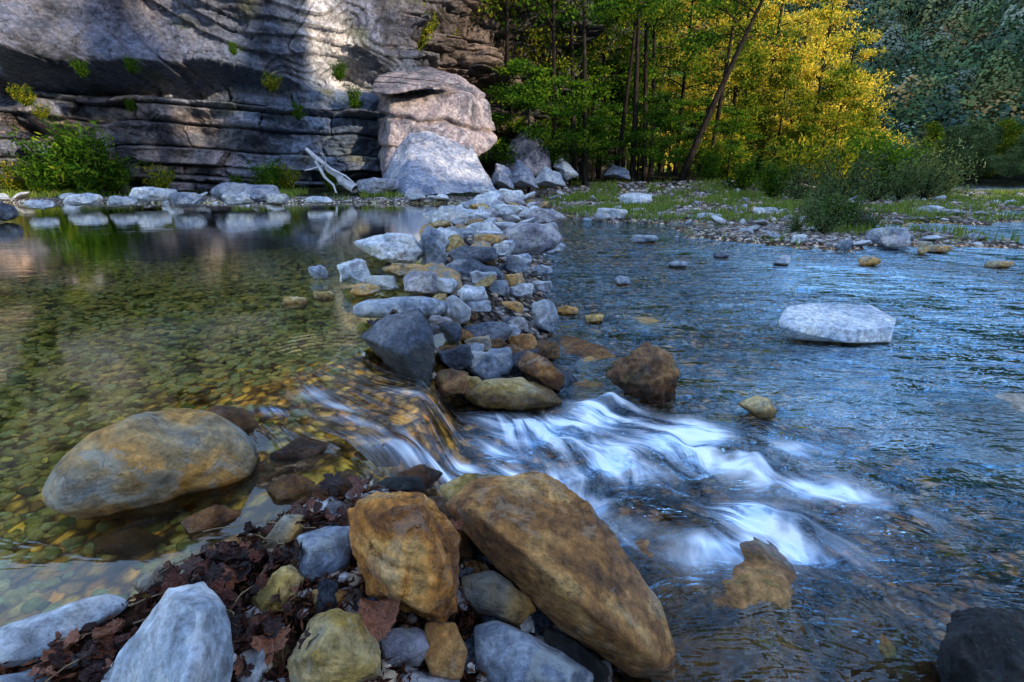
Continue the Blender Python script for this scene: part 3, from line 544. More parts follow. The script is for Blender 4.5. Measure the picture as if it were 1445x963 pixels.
x=np.where(t_<.08,xa,np.where(t_<.18,xb,np.where(t_<.4,xc,xd))); y=np.where(t_<.08,ya,np.where(t_<.18,yb,np.where(t_<.4,yc_,yd)))
z=gz(x,y); r=.010+.018*rng.random(N)**2+.004*y; pebbles('bank_gravel',np.stack([x,y,z],1),r,1,mbank,"mixed grey and tan gravel on banks and dam")
# ---------------------------------------------------------------- cliff
path=np.array([(-46,6),(-30,14),(-19,18.3),(-13,19.6),(-9,20.6),(-5.8,21.8),(-3,24.5),(2,30),(6,37),(9,47),(10,62)],float)
seg=np.r_[0,np.cumsum(np.linalg.norm(np.diff(path,axis=0),axis=1))]
ns_,nz_=1100,380; sl=np.interp(np.linspace(0,1,ns_),[0,.06,.78,1],[0,seg[2]-3,seg[6]+2,seg[-1]])
px_=sum(np.interp(sl+d,seg,path[:,0]) for d in np.linspace(-1.2,1.2,9))/9; py_=sum(np.interp(sl+d,seg,path[:,1]) for d in np.linspace(-1.2,1.2,9))/9
tx=np.gradient(px_,sl);ty=np.gradient(py_,sl);L_=np.hypot(tx,ty)+1e-9; nx,ny=ty/L_,-tx/L_
zz=np.r_[np.linspace(-.5,8,300),np.linspace(8.1,15,80)]; S,Zc=np.meshgrid(sl,zz,indexing='ij'); Xp=px_[:,None]+0*Zc; Yp=py_[:,None]+0*Zc
n1=fbm(S*.35,Zc*.35,0,3,41); n2=fbm(S*1.3,Zc*1.8,3,4,42); n3=fbm(S*5,Zc*7,3,3,43)
om=1-sst(Xp,-8.6,-7.0); om2=1-sst(Xp,-4.8,-3.5)
zov=3.9+.6*n1+.20*np.sin(S*.7)+.04*(Xp+14)
upm=sst(Zc,zov-.1,zov+.4)
off=1.4*sst(Zc,zov-.10,zov+.45)*om+.85*n1+(.28-.10*upm)*n2+(.08-.03*upm)*n3
off-=om*.4*np.exp(-((Zc-(zov-.3))/.22)**2)
off-=.10*np.clip(Zc-5.2,0,20)
# angular fracture planes: ridged cells on the massive upper part
fp=fbm(S*.40+Zc*.35,Zc*.25,7,1,47); q5=np.floor(fp*5)/5; off+=1.7*(q5+.3*(fp-q5))*sst(Zc,3.8,4.6)
fp=fbm(S*.9-Zc*.6,Zc*.7+S*.2,3,1,57); q5=np.floor(fp*5)/5; off+=.9*(q5+.2*(fp-q5))*sst(Zc,3.8,4.6)
fp=fbm(S*.6+Zc*.2,Zc*1.6,13,2,58); q5=np.floor(fp*7)/7; off+=.6*(q5+.2*(fp-q5))*(1-.75*upm)
zq=Zc+.35*fbm(S*.3,0*Zc,2,3,48)+.04*S-.5
beds=np.cumsum(np.random.default_rng(4).choice([.14,.22,.35,.6,.8,.25],60))-2
li=np.searchsorted(beds,zq.ravel()).reshape(Zc.shape).astype(float)
lo_=beds[np.clip(li.astype(int)-1,0,59)]; hi_=beds[np.clip(li.astype(int),0,59)]; lf_=(zq-lo_)/(hi_-lo_); thk=hi_-lo_
bw=(S+.5*fbm(S*1.5,Zc*1.5,0,3,46))/(.7+2.2*thk)+_h(li,li*0,li*0,5)*9; bi=np.floor(bw); bf=bw-bi
stepo=.50*_h(li,li*0,li*0,6)+1.0*_h(li,bi,li*0,7)+.30*(lf_)
edz=np.minimum(lf_,1-lf_)*thk
groove=-.30*np.exp(-(edz/.035)**2)*(_h(li,bi,li*0,12)>.2)-.22*np.exp(-(np.minimum(bf,1-bf)/.03)**2)*(_h(li,bi,li*0,8)>.35)
sm=1-sst(Zc,zov-.35,zov+.1)*(om2*.93)
off+=(stepo-.5+groove)*sm
off+=.6*(1-sst(Zc,.3,1.6))
Xc=Xp+nx[:,None]*off; Yc=Yp+ny[:,None]*off
V=np.stack([Xc.ravel(),Yc.ravel(),Zc.ravel()],1); me=mesh_from('cliff',V,grid_faces(ns_,nz_))
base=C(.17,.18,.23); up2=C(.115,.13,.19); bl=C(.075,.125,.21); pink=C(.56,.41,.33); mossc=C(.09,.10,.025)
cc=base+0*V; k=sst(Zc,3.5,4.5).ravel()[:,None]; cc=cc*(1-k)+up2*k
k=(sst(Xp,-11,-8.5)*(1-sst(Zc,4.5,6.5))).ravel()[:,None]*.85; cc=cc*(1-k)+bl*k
k=np.clip(.05+2.6*fbm(S*.5,Zc*1.1,9,3,51),0,1).ravel()[:,None]*(1-sst(Xp,-12,-9.5)).ravel()[:,None]*(1-.8*sst(Zc,4,5)).ravel()[:,None]; cc=cc*(1-k)+pink*k
k=np.clip(2.8*fbm(S*1.3,Zc*.22,9,3,52)-.15,0,1).ravel()[:,None]; cc=cc*(1-k)+C(.025,.028,.045)*k
k=np.clip(2.8*fbm(S*1.0,Zc*.18,19,3,55)-.5,0,1).ravel()[:,None]*sst(Zc,4,4.6).ravel()[:,None]; cc=cc*(1-k)+C(.42,.40,.43)*k
k=(np.clip(2.4*fbm(S*.9,Zc*1.2,4,3,53)-.65,0,1)).ravel()[:,None]; cc=cc*(1-k)+mossc*k
k=sst(Xp,-5,-2).ravel()[:,None]; cc=cc*(1-k)+C(.14,.09,.06)*k
k=sst(Xp,-1,2).ravel()[:,None]; cc=cc*(1-k)+C(.03,.03,.018)*k
sb=Xp+.55*(Zc-5.5)+.25*n1; k=(np.exp(-((sb+6.7)/1.0)**4)*sst(Zc+.3*n2,4.0,4.6)*(.75+.25*np.sin(S*5+2*n2))).ravel()[:,None]; cc=cc*(1-k)+C(.85,.80,.78)*k  # sunlit streak painted on as a pale slanting band in the cliff colour
cr_=np.exp(-(edz/.04)**2)*sm; cc=cc*(1-.8*cr_.ravel()[:,None])
lb=(.45+1.1*_h(li,bi,li*0,11)).ravel()[:,None]; cc=cc*(1+(lb-1)*sm.ravel()[:,None])
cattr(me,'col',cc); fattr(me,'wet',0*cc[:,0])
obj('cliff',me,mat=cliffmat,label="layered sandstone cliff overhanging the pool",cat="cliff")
# ---------------------------------------------------------------- hills
HL=[(-60,60,2,-70,110,44),(-15,60,1.5,-15,110,42),(15,58,1,15,120,44),(36,62,.5,50,150,56),(54,60,.5,105,165,66),(66,42,1,160,110,88),(74,24,1,112,48,90),(72,15,1,98,22,75),(64,3,1,86,6,30),(56,-6,1,78,-2,17),(50,-11,1,72,-9,17),(48,-14,1,69.2,-14.6,18),(46,-16,1,67.6,-17,32),(42,-20,1,63.6,-23.5,32),(42,-20,1,62,-26,29),(41,-22,1,59.6,-27.5,29),(41,-22.5,1,58.9,-27.9,29),(40,-23,1,58.3,-28.5,39),(39.5,-24,1,57.7,-29.6,40),(39,-25,1,57.3,-30.4,33),(38,-26,1,56.4,-31.4,33.5),(37,-27,1,55.6,-32.6,41),(36,-28,1,54.4,-34.0,32),(35.5,-29,1,53.0,-36,31),(35,-30,1,52,-37.5,41),(30,-35,1,50,-40,42),(0,-45,1,10,-70,45),(-40,-40,1,-50,-70,40)]  # unseen right-hand ridge added to block the sun; crest notches let beams through
HL=np.array(HL,float); tt=np.linspace(0,len(HL)-1,541); HI=np.stack([np.interp(tt,np.arange(len(HL)),HL[:,i]) for i in range(6)],1)
q=np.linspace(0,1,60)
def hillz(x,y,zb_,zc_,q):
    z=zb_-2+(zc_-zb_+2)*(q**1.15)
    return z+(5.5*fbm(x*.035,y*.035,0,3,61)+1.5*fbm(x*.15,y*.15,0,2,62))*np.sin(np.minimum(q,1)*math.pi)
hx=HI[:,0:1]*(1-q)+HI[:,3:4]*q; hy=HI[:,1:2]*(1-q)+HI[:,4:5]*q; hz=hillz(hx,hy,HI[:,2:3],HI[:,5:6],q)
hx=np.concatenate([hx,hx[:,-1:]*1.25],1);hy=np.concatenate([hy,hy[:,-1:]*1.25],1);hz=np.concatenate([hz,0*hz[:,-1:]],1)
me=mesh_from('hill',np.stack([hx.ravel(),hy.ravel(),hz.ravel()],1),grid_faces(541,61))
M=NT('hill_soil'); tc=M.n('ShaderNodeTexCoord'); b=M.n('ShaderNodeBsdfDiffuse')
M.l(M.ramp(M.noise(tc.outputs['Object'],.3,6),[(.3,(.02,.03,.022)),(.7,(.04,.055,.035))]),b.inputs[0]); M.l(b.outputs[0],M.out.inputs[0])
obj('hill',me,mat=M.m,kind='structure',label="steep wooded hillside around the valley, unseen crest shaped to block sun",cat="hill")
# ---------------------------------------------------------------- foliage
def mat_leaf(name,pts=None,transl=.45,usecol=False):
    M=NT(name); g=M.n('ShaderNodeNewGeometry'); isl=g.outputs['Random Per Island']
    if usecol: 
        c=M.attr('col').outputs['Color']; c=M.mix(.2,c,M.ramp(isl,[(0,.55),(.5,1.0),(1,1.5)]),'MULTIPLY')
    else:
        c=M.ramp(M.math('ADD',M.math('MULTIPLY',isl,.45),M.math('MULTIPLY',M.attr('tint').outputs['Fac'],.55)),pts)
    d=M.n('ShaderNodeBsdfDiffuse'); M.l(c,d.inputs[0])
    if transl<=0: M.l(d.outputs[0],M.out.inputs[0]); return M.m
    t=M.n('ShaderNodeBsdfTranslucent'); M.l(c,t.inputs[0])
    m=M.n('ShaderNodeMixShader'); m.inputs[0].default_value=transl; M.l(d.outputs[0],m.inputs[1]); M.l(t.outputs[0],m.inputs[2])
    M.l(m.outputs[0],M.out.inputs[0]); return M.m
Lgreen=mat_leaf('leaves_green',[(0,(.008,.026,.005)),(.4,(.03,.08,.008)),(.7,(.08,.17,.012)),(1,(.26,.28,.02))])
Lgold=mat_leaf('leaves_gold',[(0,(.05,.08,.008)),(.32,(.24,.27,.02)),(.55,(.62,.50,.05)),(.8,(.90,.62,.07)),(1,(.90,.44,.05))],.5)
Lmix=mat_leaf('leaves_turning',[(0,(.012,.035,.005)),(.4,(.06,.12,.010)),(.7,(.28,.28,.02)),(1,(.70,.46,.04))],.5)
Lwillow=mat_leaf('leaves_willow',[(0,(.03,.05,.02)),(.5,(.08,.12,.04)),(1,(.19,.24,.09))],.3)
Lforest=mat_leaf('leaves_far',None,0,True)
M=NT('bark'); tc=M.n('ShaderNodeTexCoord'); b=M.n('ShaderNodeBsdfDiffuse')
mp=M.n('ShaderNodeMapping'); mp.inputs['Scale'].default_value=(1,1,.15); M.l(tc.outputs['Object'],mp.inputs['Vector']); nb_=M.noise(mp.outputs[0],14,4)
M.l(M.ramp(nb_,[(.3,(.008,.006,.005)),(.6,(.025,.02,.016)),(.8,(.08,.07,.06))]),b.inputs[0]); M.l(b.outputs[0],M.out.inputs[0]); bark=M.m
M=NT('driftwood'); tc=M.n('ShaderNodeTexCoord'); b=M.n('ShaderNodeBsdfPrincipled'); b.inputs['Roughness'].default_value=.8
nb_=M.noise(tc.outputs['Object'],8,6); M.l(M.ramp(nb_,[(.3,(.26,.25,.27)),(.7,(.52,.51,.52))]),b.inputs['Base Color']); M.l(M.bump(nb_,.5,.02),b.inputs['Normal']); M.l(b.outputs[0],M.out.inputs[0]); drift=M.m
def tubes(paths,sides=7):
    VV=[];FF=[];base=0
    for pts,rad in paths:
        pts=np.array(pts,float); n_=len(pts); T=np.gradient(pts,axis=0); T/=np.linalg.norm(T,axis=1)[:,None]+1e-9
        ref=np.array([.3,.9,.1]) if abs(T[0][2])>.7 else np.array([0,0,1.]); A=np.cross(T,ref); A/=np.linalg.norm(A,axis=1)[:,None]+1e-9; B=np.cross(T,A)
        th=np.linspace(0,2*math.pi,sides,endpoint=False)
        ring=pts[:,None,:]+(A[:,None,:]*np.cos(th)[None,:,None]+B[:,None,:]*np.sin(th)[None,:,None])*np.array(rad)[:,None,None]
        VV.append(ring.reshape(-1,3))
        for i in range(n_-1):
            for j in range(sides):
                k=(j+1)%sides; FF.append((base+i*sides+j,base+i*sides+k,base+(i+1)*sides+k,base+(i+1)*sides+j))
        base+=n_*sides
    return np.concatenate(VV),np.array(FF)
def leaves(cen,size,g,aspect=.55,flat=0.0,nrm=None):
    n_=len(cen)
    if nrm is None:
        a=g.normal(size=(n_,3)); a[:,2]*=(1-flat*.7); a/=np.linalg.norm(a,axis=1)[:,None]
        r=g.normal(size=(n_,3)); b=np.cross(a,r)
    else:
        r=g.normal(size=(n_,3)); a=np.cross(nrm,r); a/=np.linalg.norm(a,axis=1)[:,None]; b=np.cross(nrm,a)
    b/=np.linalg.norm(b,axis=1)[:,None]
    s=(size*g.uniform(.6,1.3,n_))[:,None]
    V=np.stack([cen-a*s,cen+b*s*aspect,cen+a*s,cen-b*s*aspect],1)
    return V.reshape(-1,3),np.arange(n_*4).reshape(-1,4)
def tree_meshes(h,seed,lean=(0,0),cb=.3,spread=.32,nb=22,lsize=.11,per=60,clr=.5,trunk_r=None,flat=0.,wander=.25,drop=.15):
    g=np.random.default_rng(seed); tr=trunk_r or h*.012
    tz=np.linspace(0,1,12); wx_=np.cumsum(g.normal(0,wander*.1,12));wy_=np.cumsum(g.normal(0,wander*.1,12))
    T=np.stack([lean[0]*tz**1.1+wx_*tz,lean[1]*tz+wy_*tz,h*tz],1); paths=[(T,tr*(1-.85*tz)+.01)]
    cl=[]
    for i in range(nb):
        fz=cb+(1-cb)*(i+g.random())/nb; p0=np.array([np.interp(fz,tz,T[:,j]) for j in range(3)])
        az=g.uniform(0,6.28); L=h*spread*(1.05-.75*(fz-cb)/(1-cb))*g.uniform(.5,1.25)*(.6+.4*math.sin(min(1,(fz-cb)/(1-cb)*3+.3)*1.57)); el=g.uniform(.0,.7)
        d=np.array([math.cos(az)*math.cos(el),math.sin(az)*math.cos(el),math.sin(el)])
        q_=np.linspace(0,1,5)[:,None]; P=p0+d*L*q_+np.array([0,0,-.12*L])*q_**2+g.normal(0,.04*L,(5,3))*q_
        paths.append((P,tr*.35*(1-fz*.6)*(1-.85*q_[:,0])+.006))
        for j in range(3):
            k_=g.uniform(.35,1.0); c0=P[0]+(P[-1]-P[0])*k_; d2=g.normal(size=3); d2[2]*=.4; d2/=np.linalg.norm(d2); e_=c0+d2*L*.35
            paths.append((np.array([c0,(c0+e_)/2+g.normal(0,.03,3),e_]),np.array([.02,.013,.006])*h/10))
            cl+= [e_,c0+(e_-c0)*.5]
        cl.append(P[-1]); cl.append(P[3])
    cl=np.array(cl); cl=cl[g.random(len(cl))>drop]; tn=g.random(len(cl)); reps=np.repeat(cl,int(per),axis=0); tn=np.repeat(np.repeat(tn,int(per)),4)
    rr=g.normal(size=reps.shape)*np.array([clr,clr,clr*(.55-.3*flat)])
    V,Fc=leaves(reps+rr,lsize,g,flat=flat)
    tv,tf=tubes(paths,6); cm_=mesh_from('crown',V,Fc,False); fattr(cm_,'tint',tn); return mesh_from('trunk',tv,tf),cm_
def place_tree(ms,x,y,rz,s,label,group="trees along the river bank",name='tree',cat='tree',z=None,parts=('trunk','crown')):
    if z is None: z=float(gz(np.array([x]),np.array([y]))[0])-.1
    e=bpy.data.objects.new(name,None); COL.objects.link(e); e.location=(x,y,z); e.rotation_euler=(0,0,rz); e.scale=(s,s,s)
    e["label"]=label; e["category"]=cat; e["group"]=group
    t=bpy.data.objects.new(parts[0],ms[0]); COL.objects.link(t); t.parent=e
    c=bpy.data.objects.new(parts[1],ms[1]); COL.objects.link(c); c.parent=e
    return e
def mk(lm,**k):
    a,b=tree_meshes(**k); a.materials.append(bark); b.materials.append(lm); return (a,b)
T_green=[mk(Lgreen,h=12,seed=1,cb=.38,nb=22,per=36,spread=.26,clr=.36,lsize=.092,drop=.25),mk(Lmix,h=12,seed=2,cb=.42,nb=20,per=34,spread=.28,lean=(.8,0),clr=.34,lsize=.092,drop=.3)]
T_sparse=[mk(Lmix,h=12,seed=3,cb=.55,nb=12,per=28,spread=.24,lean=(1.4,.3),clr=.32,lsize=.092),mk(Lgreen,h=12,seed=4,cb=.55,nb=12,per=30,spread=.24,lean=(-.6,0),clr=.34,lsize=.092)]
T_gold=[mk(Lgold,h=11,seed=5,cb=.15,nb=28,per=36,spread=.34,clr=.25,lsize=.090,drop=.38,trunk_r=.17),mk(Lgold,h=10,seed=6,cb=.10,nb=28,per=36,spread=.38,clr=.25,lsize=.090,drop=.38,trunk_r=.16),mk(Lmix,h=8,seed=16,cb=.05,nb=28,per=44,spread=.36,clr=.28,lsize=.09,drop=.2)]
T_under=[mk(Lgreen,h=6,seed=7,cb=.2,nb=18,per=44,spread=.40,clr=.30,lsize=.085,flat=.8)]
T_lean=mk(Lmix,h=11,seed=8,cb=.55,nb=11,per=28,spread=.24,lean=(4.2,0),trunk_r=.19,clr=.32,wander=.1,lsize=.092)
def pxx(px,y): return (px-722.5)/F*y*CP*1.06
for px,y,kind,s in [(716,27,'s0',1),(748,31,'g0',1.1),(780,26.5,'s1',1),(806,28.5,'g1',1),(838,33,'g0',1.1),(862,29,'s0',.95),(884,27.5,'s1',1.05),(908,34,'g1',1.1),(985,31,'s1',1),(1012,38,'g1',1.1),(690,30,'g0',1.0),(660,33,'g0',1.1),(940,38,'g0',1.15),(770,40,'g0',1.2),(700,40,'g0',1.2),(820,26,'s1',1.0),(900,30,'s0',1.1),(800,36,'g0',1.2),(740,36,'g0',1.2),(870,40,'g0',1.2)]:
    ms={'s':T_sparse,'g':T_green}[kind[0]][int(kind[1])]
    place_tree(ms,pxx(px,y),y,random.uniform(0,6.28),s,"slender dark-trunked tree with green and yellow leaves")
place_tree(T_lean,pxx(948,28),28,0,1,"leaning grey-trunked tree over the bank")
for px,y,i,s in [(1010,40,0,1.25),(1050,36,0,1.1),(1085,39,1,1.15),(1115,35,1,1.0),(1150,38,1,.95),(1172,36,1,.66),(1070,32,2,.8),(1130,31,2,.7),(1030,46,0,1.3),(975,45,0,1.3),(1100,46,1,1.2),(920,48,0,1.3),(850,50,0,1.3),(1180,34,2,.6),(1095,33,2,.6),(1145,33,2,.8),(1020,33,2,.9)]:
    place_tree(T_gold[i],pxx(px,y),y,random.uniform(0,6.28),s,"golden autumn tree lit by low sun",group="golden trees at the river bend")
for px,y,s in [(745,24.5,.9),(800,25.5,.8),(720,26,.9),(905,27,.7),(840,27,.6),(1010,28,.6),(960,30,.7),(700,29,.9),(770,30,1.0),(830,31,1.0),(890,32,1.0),(930,30,.7),(660,28,.8),(860,34,1.1),(790,34,1.1)]:
    place_tree(T_under[0],pxx(px,y),y,random.uniform(0,6.28),s,"understory sapling with layered green leaves",group="understory trees")
Tfar=[mk(Lwillow,h=6,seed=27,cb=.1,nb=22,per=50,spread=.36,clr=.34,lsize=.11),mk(Lmix,h=6,seed=28,cb=.1,nb=20,per=44,spread=.34,clr=.32,lsize=.11)]
for px,y,s,i in [(1345,44,.6,0),(1370,46,.75,1),(1395,43,.55,0),(1425,45,.7,0),(1455,44,.65,0),(1330,48,.8,0),(1408,50,.85,1),(1475,46,.8,0),(1360,50,.85,0),(1385,41,.4,0),(1440,41,.45,0),(1300,46,.7,0),(1270,44,.7,1)]:
    place_tree(Tfar[i],pxx(px,y),y,random.uniform(0,6.28),s,"shaded green tree at the far river bend",group="far bank trees",z=.4)
def shrub_meshes(h,seed,lm,n=16,per=150,ls=.05,sp=.6):
    g=np.random.default_rng(seed); paths=[];cl=[]
    for i in range(n):
        az=g.uniform(0,6.28); r=g.uniform(.1,sp)*h; q_=np.linspace(0,1,6)[:,None]; hh_=h*g.uniform(.35,1)
        P=np.array([math.cos(az)*r,math.sin(az)*r,hh_])*np.concatenate([q_**1.2,q_**1.2,q_],1)+g.normal(0,.03*h,(6,3))*q_; paths.append((P,.012*h*(1-.8*q_[:,0])+.002))
        for k_ in np.linspace(.3,1,8): cl.append(P[min(5,int(round(k_*5)))])
    cl=np.array(cl); reps=np.repeat(cl,per//8,axis=0); tn=np.repeat(np.repeat(g.random(len(cl)),per//8),4); V,Fc=leaves(reps+g.normal(size=reps.shape)*h*.07,ls,g,.28)
    tv,tf=tubes(paths,5); a=mesh_from('stems',tv,tf); b=mesh_from('foliage',V,Fc,False); fattr(b,'tint',tn); a.materials.append(bark); b.materials.append(lm); return (a,b)
SH=[shrub_meshes(1,1,Lwillow,15,90,.042),shrub_meshes(1,2,Lwillow,18,80,.042,.8),shrub_meshes(1,3,Lgreen,18,140,.05),shrub_meshes(1,4,Lmix,16,130,.055)]
def sh(px,py,y,s,i,lab):
    p=at(px,py,y); z=float(gz(np.array([p[0]]),np.array([y]))[0]); 
    place_tree(SH[i],p[0],y,random.uniform(0,6.28),s,lab,group="riverside shrubs",name='shrub',cat='shrub',parts=('stems','foliage'),z=z-.03)
for px,y,s,i in [(1130,21,1.5,1),(1165,19,1.2,0),(1200,22,2.0,1),(1240,20,1.5,1),(1275,21,1.9,0),(1310,22,1.7,1),(1335,25,1.9,1),(1090,22,1.5,2),(1050,25,1.6,2),(1180,25,2.7,3),(1110,26,2.4,3),(1250,25,2.5,2),(1000,27,1.5,2),(1020,30,2.5,3),(1290,27,2.8,1),(1220,28,3.0,2)]:
    sh(px,250,y,s,i,"grey-green willow shrub on the gravel bar")
for px,y,s,i in [(1125,10.5,.5,0),(1165,10,.8,1),(1200,11,.9,0),(1230,10.5,.55,1),(1150,12,.9,1),(1180,10.8,.7,2)]:
    sh(px,300,y,s,i,"low green shrub on the small island")
for px,y,s,i in [(60,17,1.2,2),(100,17.4,2.0,2),(135,17.2,2.1,2),(165,17.6,1.2,2),(20,17.3,1.1,3),(230,17.6,.9,3),(385,17.6,1.1,2),(405,18,.9,3),(335,18,.6,2),(470,19,.7,2)]:
    sh(px,270,y,s,i,"leafy green shrub at the cliff foot")
for px,py,y,s,i in [(35,145,17.0,.6,3),(115,105,17.2,.5,2),(185,100,17.6,.5,2),(60,165,18,.45,3),(185,155,18.8,.4,2),(385,125,19,.6,3),(420,165,20,.6,2),(590,60,24,1.5,3),(560,90,23.5,1.1,2),(480,110,20.5,.7,2),(500,150,21,.8,2),(330,75,18,.4,2),(640,50,26,1.5,3)]:
    p=at(px,py,y); place_tree(SH[i],p[0],y,random.uniform(0,6.28),s,"small plant clinging to a cliff ledge",group="cliff plants",name='shrub',cat='shrub',parts=('stems','foliage'),z=p[2]-.2*s)
# ---------------------------------------------------------------- far forest (stuff)
g=np.random.default_rng(77); CE=[];CO=[];SZ=[];NR=[]
pal=np.array([(.03,.065,.035),(.05,.10,.04),(.09,.14,.04),(.15,.15,.045),(.24,.145,.045),(.05,.085,.065),(.15,.17,.13)])
cntf=0
for _ in range(9000):
    if cntf>2100: break
    ti=g.random()*5.2; qi=g.random()**1.1*.85; r_=np.array([np.interp(ti,np.arange(len(HL)),HL[:,i]) for i in range(6)])
    p=r_[:3]*(1-qi)+r_[3:]*qi
    if p[1]<20 or abs(p[0])>p[1]*1.2 or (p[0]<-10): continue
    z=float(hillz(np.array([p[0]]),np.array([p[1]]),r_[2],r_[5],np.array([qi]))[0])
    dist=math.hypot(p[0],p[1]); rad=g.uniform(1.3,3.4); hgt=g.uniform(2.0,5.2)
    n_=int(330*(rad/2.5)**1.5) if p[0]>25 else 110
    d=g.normal(size=(n_,3)); d[:,2]=np.abs(d[:,2])*1.0-.3; d/=np.linalg.norm(d,axis=1)[:,None]
    a1,a2,a3=g.uniform(0,6,3); lump=1+.20*np.sin(d[:,0]*6+a1)*np.sin(d[:,2]*6+a2)+.14*np.sin(d[:,1]*9+a3)
    dd=d*g.uniform(.94,1.02,(n_,1))*lump[:,None]
    c=np.array([p[0],p[1],z+hgt*.5])+dd*np.array([rad,rad,hgt])
    c0=pal[g.choice(len(pal),p=[.2,.22,.2,.14,.08,.08,.08])]*g.uniform(.5,1.6)
    if p[0]<30: c0=c0*np.array([1.5,1.2,.5])
    hz_=min(1,max(0,(dist-60)/130)); c0=c0*(1-.5*hz_)+np.array([.085,.115,.11])*.5*hz_  # distance haze painted into the crown colour
    CE.append(c);CO.append(np.repeat(c0[None],n_*4,0));SZ.append(np.full(n_,(.0013*dist+.11) if p[0]>25 else .0024*dist+.12)); NR.append(d*np.array([1,1,.8])+g.normal(0,.10,(n_,3))); cntf+=1
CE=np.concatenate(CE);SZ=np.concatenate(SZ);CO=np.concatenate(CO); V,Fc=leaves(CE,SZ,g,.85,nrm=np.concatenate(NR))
me=mesh_from('forest',V,Fc,False); cattr(me,'col',CO); obj('forest',me,mat=Lforest,kind='stuff',label="dense autumn forest covering the hillside, haze painted in its colours",cat="forest")
# ---------------------------------------------------------------- grass (stuff)
g=np.random.default_rng(5); N=90000
y=g.uniform(8.0,29,N); x=g.uniform(1.2,26,N); z=gz(x,y); m=fbm(x*.9,y*.9,2,3,71)
ok=(z>.02)&(m>.0)&(y<27.5); x,y,z=x[ok],y[ok],z[ok]
xb=g.uniform(-17,-1,9000); yb=g.uniform(16.3,18,9000); mb=fbm(xb*.7,yb*.7,2,3,72)>.12; x=np.r_[x,xb[mb]];y=np.r_[y,yb[mb]];z=np.r_[z,gz(xb[mb],yb[mb])]
n_=len(x); hh_=g.uniform(.06,.24,n_)*(.6+.03*y); a=g.uniform(0,6.28,n_); wdt=.006+.0008*y
P=np.stack([x,y,z],1); side=np.stack([np.cos(a)*wdt,np.sin(a)*wdt,0*a],1); tip=np.stack([g.normal(0,.3,n_)*hh_,g.normal(0,.3,n_)*hh_,hh_],1)
V=np.stack([P-side,P+side,P+tip],1).reshape(-1,3); me=mesh_from('grass',V,np.arange(n_*3).reshape(-1,3),False); fattr(me,'tint',np.repeat(g.random(n_),3))
Lgrass=mat_leaf('grass_blades',[(0,(.07,.12,.02)),(.5,(.16,.23,.04)),(.9,(.30,.34,.07)),(1,(.42,.36,.14))],.4)
obj('grass',me,mat=Lgrass,kind='stuff',label="green grass tufts on the gravel bar",cat="grass")
# ---------------------------------------------------------------- driftwood
p0=at(500,268,18.2);p1=at(432,212,18.8)
def lerp(a,b,n_,j=.05): 
    q_=np.linspace(0,1,n_)[:,None]; return a*(1-q_)+b*q_+np.random.default_rng(3).normal(0,j,(n_,3))
P=lerp(p0,p1,9,.02); paths=[(P,np.linspace(.16,.06,9))]
for a_,b_,r_ in [((445,228),(475,272),.07),((455,235),(430,240),.045),((470,247),(452,215),.04),((480,255),(508,262),.05),((440,220),(500,258),.06)]:
    A=at(*a_,18.5);B=at(*b_,18.1); paths.append((lerp(A,B,5,.02),np.linspace(r_,r_*.4,5)))
tv,tf=tubes(paths,9); c0=tv.mean(0); obj('driftwood_log',mesh_from('driftwood_log',tv-c0,tf),loc=c0,mat=drift,label="bleached dead log leaning against the bank",cat="log")
# ---------------------------------------------------------------- dead leaves
M=NT('dead_leaf'); tc=M.n('ShaderNodeTexCoord'); oi=M.n('ShaderNodeObjectInfo'); b=M.n('ShaderNodeBsdfPrincipled'); b.inputs['Roughness'].default_value=.26
c=M.ramp(oi.outputs['Random'],[(0,(.015,.007,.006)),(.5,(.05,.016,.011)),(.85,(.13,.035,.017)),(1,(.32,.12,.06))]); nl=M.noise(tc.outputs['Object'],6,5)
M.l(M.mix(.9,c,M.ramp(nl,[(.3,.4),(.7,1.5)]),'MULTIPLY'),b.inputs['Base Color']); M.l(M.bump(nl,.6,.05),b.inputs['Normal']); M.l(b.outputs[0],M.out.inputs[0]); dl=M.m
LM=[]
for v_ in range(5):
    g=np.random.default_rng(v_+400); na,nr=61,7; V=[]; cu=g.uniform(.6,1.3); fr_=g.uniform(0,6)
    for i in range(na):
        th=i/(na-1)*2*math.pi
        lob=(.52+.48*abs(math.cos(th*2.5))**.8)*(.92+.08*math.cos(th*17))
        if v_%2: lob=(.40+.60*abs(math.cos(th*.5))**.6)*(.95+.05*math.cos(th*23))
        for j in range(nr):
            r_=lob*j/(nr-1); x_=r_*math.cos(th); y_=r_*math.sin(th)*.85
            V.append((x_,y_,cu*(.6*x_*x_*math.cos(fr_)+.9*y_*y_)+.14*math.sin(5*x_+v_)*math.cos(4*y_+fr_)))
    me=mesh_from('dead_leaf',np.array(V),grid_faces(na,nr)); me.materials.append(dl); LM.append(me)
def leafat(px,py,z,s,tilt=.5):
    p=on(px,py,z); obj('dead_leaf',random.choice(LM),loc=p,rot=(random.gauss(0,tilt),random.gauss(0,tilt),random.uniform(0,6.28)),scale=(s,s,s),label="curled reddish brown dead leaf on wet stones",cat="leaf",group="fallen leaves")
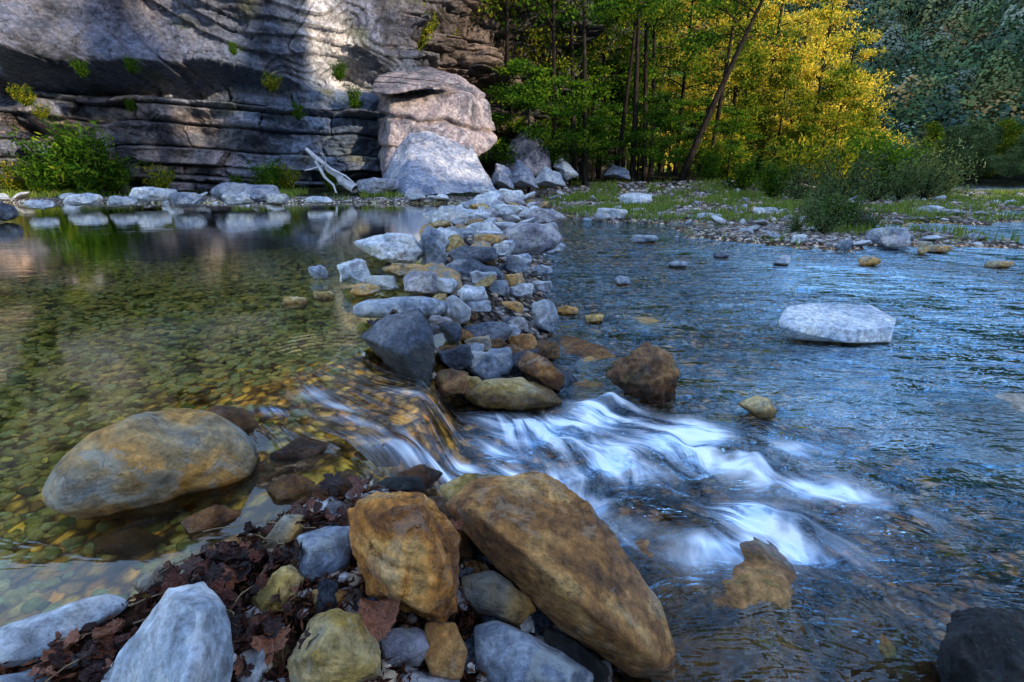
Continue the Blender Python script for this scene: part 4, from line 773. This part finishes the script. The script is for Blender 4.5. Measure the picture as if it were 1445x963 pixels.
for px,py,z,s in [(510,685,.40,.05),(470,680,.38,.045),(540,862,.36,.06),(640,745,.38,.035),(365,885,.36,.05),(385,905,.36,.045),(440,900,.4,.03),(530,460,.42,.06),(555,445,.42,.05),(300,820,.38,.045),(330,790,.38,.04),(270,850,.38,.04)]: leafat(px,py,z,s,.3)
for i in range(240):
    px=random.gauss(305,46); py=random.gauss(810,42)
    if random.random()<.10: px,py=random.gauss(430,35),random.gauss(735,15)
    if random.random()<.2: px,py=random.uniform(60,200),random.uniform(890,960)
    p=on(px,py,.34)
    if float(nearbank(np.array([p[0]]),np.array([p[1]]))[0])<.5: continue
    leafat(px,py,.345+random.random()*.04,random.choice([.014,.020,.026,.036]),.65)
g=np.random.default_rng(8); N=14000; x=g.uniform(-1.5,.0,N); y=g.uniform(.5,1.35,N); ok=nearbank(x,y)>.4; x,y=x[ok],y[ok]; z=gz(x,y)+g.uniform(.0,.03,len(x))
V,Fc=leaves(np.stack([x,y,z],1),.012,g,.25,.9); me=mesh_from('leaf_litter',V,Fc,False); fattr(me,'tint',np.repeat(g.random(len(x)),4))
obj('leaf_litter',me,mat=mat_leaf('litter',[(0,(.010,.006,.005)),(.5,(.045,.017,.011)),(1,(.15,.06,.03))],0),kind='stuff',label="dark wet leaf litter and needles",cat="leaf litter")
M=NT('twig_bark'); b=M.n('ShaderNodeBsdfPrincipled'); b.inputs['Roughness'].default_value=.6; tc=M.n('ShaderNodeTexCoord')
M.l(M.ramp(M.noise(tc.outputs['Object'],40,3),[(.3,(.05,.03,.015)),(.7,(.26,.17,.08))]),b.inputs['Base Color']); M.l(b.outputs[0],M.out.inputs[0]); twm=M.m
for px,py,a_,L in [(330,742,.1,.08),(300,800,.9,.07),(380,760,-.5,.06),(250,830,.4,.09),(110,930,1.0,.07),(90,900,.2,.07),(410,740,-.3,.08),(280,780,.7,.08),(320,860,-.8,.07),(230,870,.1,.06),(350,830,1.3,.06)]:
    p=on(px,py,.37); d=np.array([math.cos(a_),math.sin(a_),.1])*L; P=lerp(-d,d,6,.003); tv,tf=tubes([(P,np.linspace(.0022,.001,6))],6)
    obj('twig',mesh_from('twig',tv,tf),loc=p,mat=twm,label="thin broken twig lying on leaf litter",cat="twig",group="fallen twigs")
print("objects",len(bpy.data.objects))
